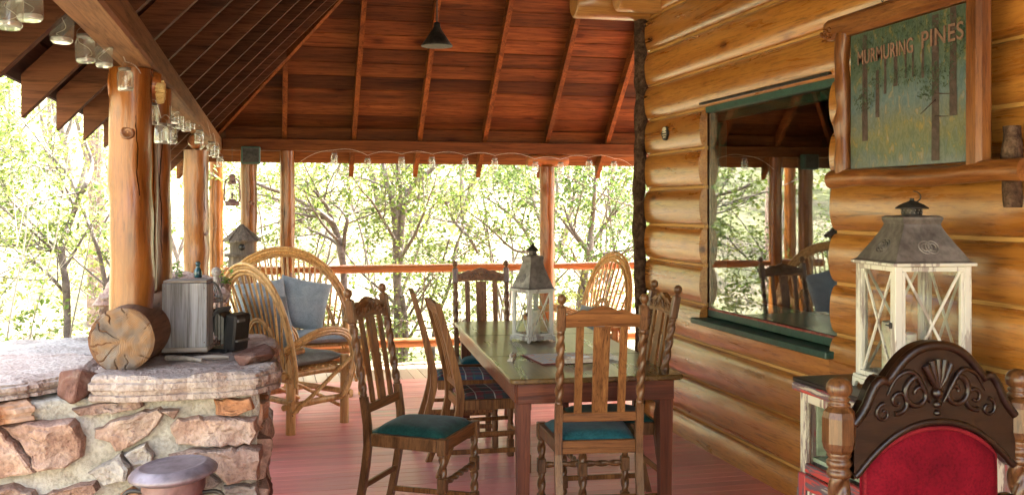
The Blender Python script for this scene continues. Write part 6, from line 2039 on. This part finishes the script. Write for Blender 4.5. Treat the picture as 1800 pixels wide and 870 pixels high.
def drawn_tree(label, y, limbs, seed, leafm, dens=24, leafsz=.06, sub=5, group=None, barkm='twig', rs=1.0):
    """tree whose main limbs are given as measured curves: lists of (px, py, radius in px) in the plane y, with some depth scatter"""
    rnd = random.Random(seed)
    b = PY(limbs[0][0][0], limbs[0][0][1], y)
    gz = ground_z(b.x, b.y) - .05
    t = thing('shrub_tree', label, 'tree', (b.x, b.y, gz), 0, group)
    o = Vector((b.x, b.y, gz)); tr, lf = MB(), MB(); ROOT[0] = o
    for li, limb in enumerate(limbs):
        P3 = [PY(px, py, y + .35 * noise.noise(Vector((i * .6, li * 3.3, seed))) * (i > 0 or li > 0)) - o for i, (px, py, r) in enumerate(limb)]
        sc = y / F
        rr = [q[2] * sc * rs for q in limb]
        if li == 0: P3 = [Vector((P3[0].x, P3[0].y, 0))] + P3; rr = [rr[0] * 1.1] + rr
        k = len(P3) * 5; pts = bez(P3, k)
        rad = []
        for i in range(k + 1):
            t_ = i / k * (len(P3) - 1); j = min(int(t_), len(P3) - 2); rad.append(rr[j] + (rr[j + 1] - rr[j]) * (t_ - j))
        tr.tube(pts, rad, 8, cap=False, jit=.2, seed=seed)
        for q in range(sub):
            i = rnd.randint(int(k * .35), k); tt = (pts[min(i + 1, k)] - pts[max(i - 1, 0)]).normalized()
            oo = tt.orthogonal(); oo.rotate(Quaternion(tt, rnd.uniform(0, 2 * PI)))
            grow(tr, lf, rnd, pts[i], (tt * .6 + oo * .8 + Vector((0, 0, .2))).normalized(), rnd.uniform(.7, 1.5), max(.004, rad[i] * .5), 2, dens, leafsz)
    tr.build('trunk', M[barkm], t, fix=False); lf.build('crown', M[leafm], t, fix=False)
    return t
G1 = 'shrubby trees just beyond the far railing'
drawn_tree('slender forked tree with several upright stems behind the far railing', 11.6,
    [[(703, 690, 9), (700, 560, 8), (697, 440, 7), (694, 380, 6), (684, 330, 4.5), (672, 280, 3), (665, 220, 2)],
     [(700, 480, 7), (706, 400, 6.5), (716, 340, 5), (745, 310, 4.5), (770, 285, 4), (800, 240, 3)],
     [(697, 430, 5), (704, 350, 4.5), (700, 300, 3.5), (690, 230, 2.5)],
     [(700, 700, 8), (712, 600, 7), (706, 520, 6)]], 1, 'leaf_a', 26, .062, 6, G1)
drawn_tree('tree with a bough arching over towards the corner posts', 11.2,
    [[(612, 690, 6), (605, 500, 6), (600, 445, 6.5), (588, 400, 6), (570, 380, 5), (540, 360, 4.5), (505, 342, 4), (470, 330, 3.5), (440, 318, 2.5)],
     [(602, 460, 4), (606, 410, 3.5), (610, 385, 3), (598, 368, 2.4), (580, 355, 1.6)],
     [(588, 400, 4.5), (575, 365, 3.5), (556, 340, 2.5), (540, 320, 1.6)]], 2, 'leaf_a', 26, .062, 6, G1)
drawn_tree('thin tree with a hooked dark branch behind the table', 12.0,
    [[(770, 690, 4), (762, 590, 3.5), (790, 500, 3), (800, 440, 2.5), (815, 400, 2)],
     [(840, 445, 2.5), (826, 420, 3), (800, 390, 3), (785, 360, 2.8), (782, 340, 2.5)],
     [(730, 560, 2.5), (760, 520, 2.3), (775, 470, 2), (790, 420, 1.6)]], 3, 'leaf_a', 24, .06, 6, G1)
drawn_tree('thin tree leaning left of the far table post', 12.4,
    [[(985, 690, 5), (960, 520, 4.5), (935, 430, 4), (910, 390, 3), (880, 365, 2.2), (850, 345, 1.4)],
     [(940, 440, 3), (905, 440, 2.4), (860, 400, 1.8), (820, 370, 1.2)]], 4, 'leaf_a', 24, .06, 7, G1)
drawn_tree('forked tree between the far table post and the bark pole', 11.8,
    [[(1005, 690, 9), (1022, 520, 8), (1035, 440, 7), (1040, 400, 5), (1045, 340, 3.5), (1050, 270, 2)],
     [(1030, 450, 4.5), (1060, 400, 3.5), (1085, 370, 2.2)],
     [(1033, 440, 4), (1005, 400, 3), (990, 360, 2)]], 5, 'leaf_b', 30, .062, 8, G1)
drawn_tree('dark crooked tree left of the thick pier post', 9.2,
    [[(118, 690, 5.5), (118, 560, 6), (116, 500, 6), (108, 440, 5.5), (122, 395, 5), (138, 350, 5), (150, 325, 4), (162, 290, 3), (150, 250, 2.4)],
     [(140, 345, 4), (122, 310, 3.4), (100, 285, 2.6), (78, 262, 1.8)],
     [(110, 440, 3), (80, 440, 2.6), (40, 432, 2), (10, 428, 1.4)],
     [(120, 520, 3), (92, 490, 2.6), (60, 460, 2)],
     [(165, 590, 4), (185, 520, 4), (178, 460, 3.6), (162, 410, 3.2), (142, 360, 2.6)]], 6, 'leaf_a', 30, .055, 6, 'trees beside the stone pier')
# tall pine trunk further back
pt = PD(168, 600, 13.5)
pine = thing('pine_tree', 'straight pine with reddish bark behind the crooked tree', 'tree', (pt.x, pt.y, ground_z(pt.x, pt.y) - .1), 0, 'trees beside the stone pier')
MB().tube([(0.0 + .03 * math.sin(i), 0, i * .8) for i in range(12)], [.125 - .006 * i for i in range(12)], 12, jit=.25, seed=4).build('trunk', mottled('pine_bark', [(.16, .10, .08), (.27, .19, .16), (.36, .28, .25)], 12, .95, .8, dist=.03), pine)
lf, tr = MB(), MB(); rnd = random.Random(77); ROOT[0] = Vector(pine.location)
for i in range(26):
    a = rnd.uniform(0, 2 * PI); z = rnd.uniform(4.5, 9)
    grow(tr, lf, rnd, (0, 0, z), (math.cos(a), math.sin(a), .25), rnd.uniform(.8, 1.6), .02, 1, 40, .09)
tr.build('branches', M['twig'], pine, fix=False); lf.build('crown', M['leaf_b'], pine, fix=False)
# filler shrubs
places = [
 (-3.4, 7.0, 2.9, 4, .022, 'leaf_a', 'loose green shrub close beside the porch, left of the posts'),
 (-3.9, 8.0, 4.0, 4, .026, 'leaf_a', 'tall loose shrub behind the crooked tree by the pier'),
 (-3.3, 10.2, 3.8, 4, .024, 'leaf_c', 'yellow green shrub beyond the porch corner'),
 (-5.6, 9.0, 4.4, 4, .03, 'leaf_b', 'deep green shrub at the left edge of the view'),
 (-1.4, 11.9, 3.6, 3, .022, 'leaf_a', 'thin stemmed shrub outside the far porch corner'),
 (.3, 13.4, 3.8, 4, .024, 'leaf_a', 'loose shrub behind the arching bough'),
 (1.7, 14.4, 4.2, 4, .026, 'leaf_c', 'yellow green shrub behind the forked upright tree'),
 (3.2, 13.8, 4.0, 4, .024, 'leaf_a', 'airy shrub behind the hooked branch'),
 (4.6, 13.2, 4.0, 5, .026, 'leaf_a', 'bushy shrub seen left of the bark pole'),
 (5.9, 13.6, 4.6, 5, .03, 'leaf_b', 'dense dark green shrub next to the bark pole'),
 (4.9, 17.0, 5.5, 5, .04, 'leaf_b', 'tall dark green tree far behind the bark pole'),
 (-7.4, 12.5, 5.0, 4, .035, 'leaf_a', 'tall airy tree at the left, up the slope'),
 (-4.8, 14.5, 5.0, 4, .035, 'leaf_a', 'airy tree up the slope behind the porch posts'),
 (-1.5, 16.8, 5.0, 4, .035, 'leaf_c', 'yellowish tree up the slope beyond the corner'),
 (2.5, 18.2, 5.2, 4, .035, 'leaf_a', 'pale green tree up the slope behind the railing'),
 (-3.3, 4.6, 1.9, 4, .016, 'leaf_a', 'low shrub just outside the stone pier'),
 (-3.4, 5.6, 2.6, 5, .018, 'leaf_c', 'low yellow green bush below the left eave'),
 (7.6, 14.2, 4.6, 5, .03, 'leaf_a', 'shrub behind the house end of the railing'),
]
for i, (x, y, h, st, r, lm, lab) in enumerate(places):
    tree('leafy_shrub', lab, 'shrub', x, y, h, st, r, 300 + i, lm, dens=24 if lm != 'leaf_b' else 32, leafsz=.06 if y < 15 else .085, depth=3, spread=.45, group='shrubs around the porch')
# bare pale saplings on the left
for i, (px0, px1, D, lab) in enumerate(((10, 55, 7.2, 'bare pale sapling at the far left edge'), (48, 130, 7.8, 'bare pale sapling leaning beside the crooked tree'), (120, 178, 8.4, 'thin bare sapling between the crooked tree and the pine'))):
    a_, b_ = PD(px0, 620, D), PD(px1, 190, D)
    t = thing('bare_sapling', lab, 'sapling', (a_.x, a_.y, ground_z(a_.x, a_.y) - .05), 0, 'bare saplings left of the porch')
    o = Vector(t.location); P3 = [Vector((0, 0, 0)), a_ - o, (a_ + b_) / 2 - o + Vector((.05, 0, 0)), b_ - o]
    tr = MB().tube(bez(P3, 20), [.012 * (1 - .8 * k / 20) for k in range(21)], 6, cap=False)
    rnd = random.Random(i)
    lf = MB()
    for q in range(5):
        c = P3[1].lerp(P3[3], rnd.uniform(.1, .8)); tr.tube([c, c + Vector((rnd.uniform(-.3, .3), rnd.uniform(-.2, .2), rnd.uniform(.3, .7)))], [.004, .0015], 4, cap=False)
    tr.build('trunk', M['twig_pale'], t, fix=False)
# low bushes right behind the railing
low = [(.1, 11.0, 1.5, 'low bush behind the loveseat end of the railing'), (1.2, 10.9, 1.3, 'low bush behind the railing, below the forked upright tree'), (2.1, 11.2, 1.6, 'low bush behind the railing and the far table chair'),
       (3.1, 10.9, 1.4, 'low bush at the foot of the far table post'), (4.2, 11.1, 1.7, 'low bush behind the railing next to the bark pole'), (-.9, 10.9, 1.5, 'low bush just outside the porch corner'),
       (-2.0, 9.3, 1.6, 'low bush outside the left posts'), (-2.3, 7.9, 1.5, 'low bush between the pier and the corner posts'), (-4.4, 6.7, 1.8, 'low bush below the far left eave')]
for i, (x, y, h, lab) in enumerate(low):
    tree('low_bush', lab, 'bush', x, y, h, 7, .010, 700 + i, 'leaf_a' if i % 3 else 'leaf_c', dens=26, leafsz=.055, depth=2, spread=.7, group='low bushes along the porch')
# the wood on the slope: one mass of trunks and foliage too far off to tell apart
rnd = random.Random(91); tr, lf = MB(), MB(); nb = 0
while nb < 70:
    if rnd.random() < .72: x, y = rnd.uniform(-14, 13), rnd.uniform(17.5, 34)
    else: x, y = rnd.uniform(-26, -8), rnd.uniform(3, 20)
    nb += 1
    g = ground_z(x, y) - .1; h = rnd.uniform(2.5, 6.5); dd = math.hypot(x, y)
    for s in range(rnd.randint(1, 3)):
        a = rnd.uniform(0, 2 * PI)
        top = Vector((x + .25 * h * math.cos(a), y + .25 * h * math.sin(a), g + h))
        b0 = Vector((x, y, g)); mid_ = b0.lerp(top, .5) + Vector((rnd.uniform(-.3, .3), rnd.uniform(-.3, .3), 0))
        tr.tube([b0, mid_, top], [.05, .035, .01], 5, cap=False)
        for q in range(9):
            c0 = mid_.lerp(top, rnd.uniform(-.5, 1)); e_ = c0 + Vector((rnd.uniform(-1, 1), rnd.uniform(-1, 1), rnd.uniform(0, .8))) * h * .2
            tr.tube([c0, e_], [.014, .004], 4, cap=False)
            for w in range(34):
                cc = c0.lerp(e_, rnd.uniform(.3, 1.15)) + Vector((rnd.gauss(0, .22), rnd.gauss(0, .22), rnd.gauss(0, .20)))
                s_ = rnd.uniform(.06, .13) * (.7 + dd / 45)
                leaf(lf, cc, Vector((rnd.uniform(-1, 1), rnd.uniform(-1, 1), rnd.uniform(-.8, .6))), Vector((rnd.uniform(-1, 1), rnd.uniform(-1, 1), 1)), s_, s_ * .65)
wd = lf.build('woodland_foliage', M['leaf_a'], fix=False)
tag(wd, 'airy spring woodland covering the slope behind the porch', None, None, 'stuff')
tr.build('woodland_stems', M['twig'], wd, fix=False)
# far scrub on the hillside: one mass of low brush
rnd = random.Random(55); lf = MB()
for i in range(620):
    x = rnd.uniform(-30, 26); y = rnd.uniform(17, 44)
    if rnd.random() < .35: x = rnd.uniform(-32, -9); y = rnd.uniform(-2, 24)
    g = ground_z(x, y); s = rnd.uniform(.35, 1.1) * (1.5 if rnd.random() < .15 else 1)
    for q in range(26):
        a = rnd.uniform(0, 2 * PI); e = rnd.uniform(-.1, 1)
        c = Vector((x + s * rnd.uniform(.1, .6) * math.cos(a), y + s * rnd.uniform(.1, .6) * math.sin(a), g + s * .75 * max(0, e)))
        z_ = .16 * s
        leaf(lf, c, Vector((rnd.uniform(-1, 1), rnd.uniform(-1, 1), rnd.uniform(-.3, 1))), Vector((0, 0, 1)), z_ * rnd.uniform(.7, 1.4), z_ * .7)
tag(lf.build('undergrowth', M['leaf_c'], fix=False), 'scattered low yellow green brush across the hillside', None, None, 'stuff')
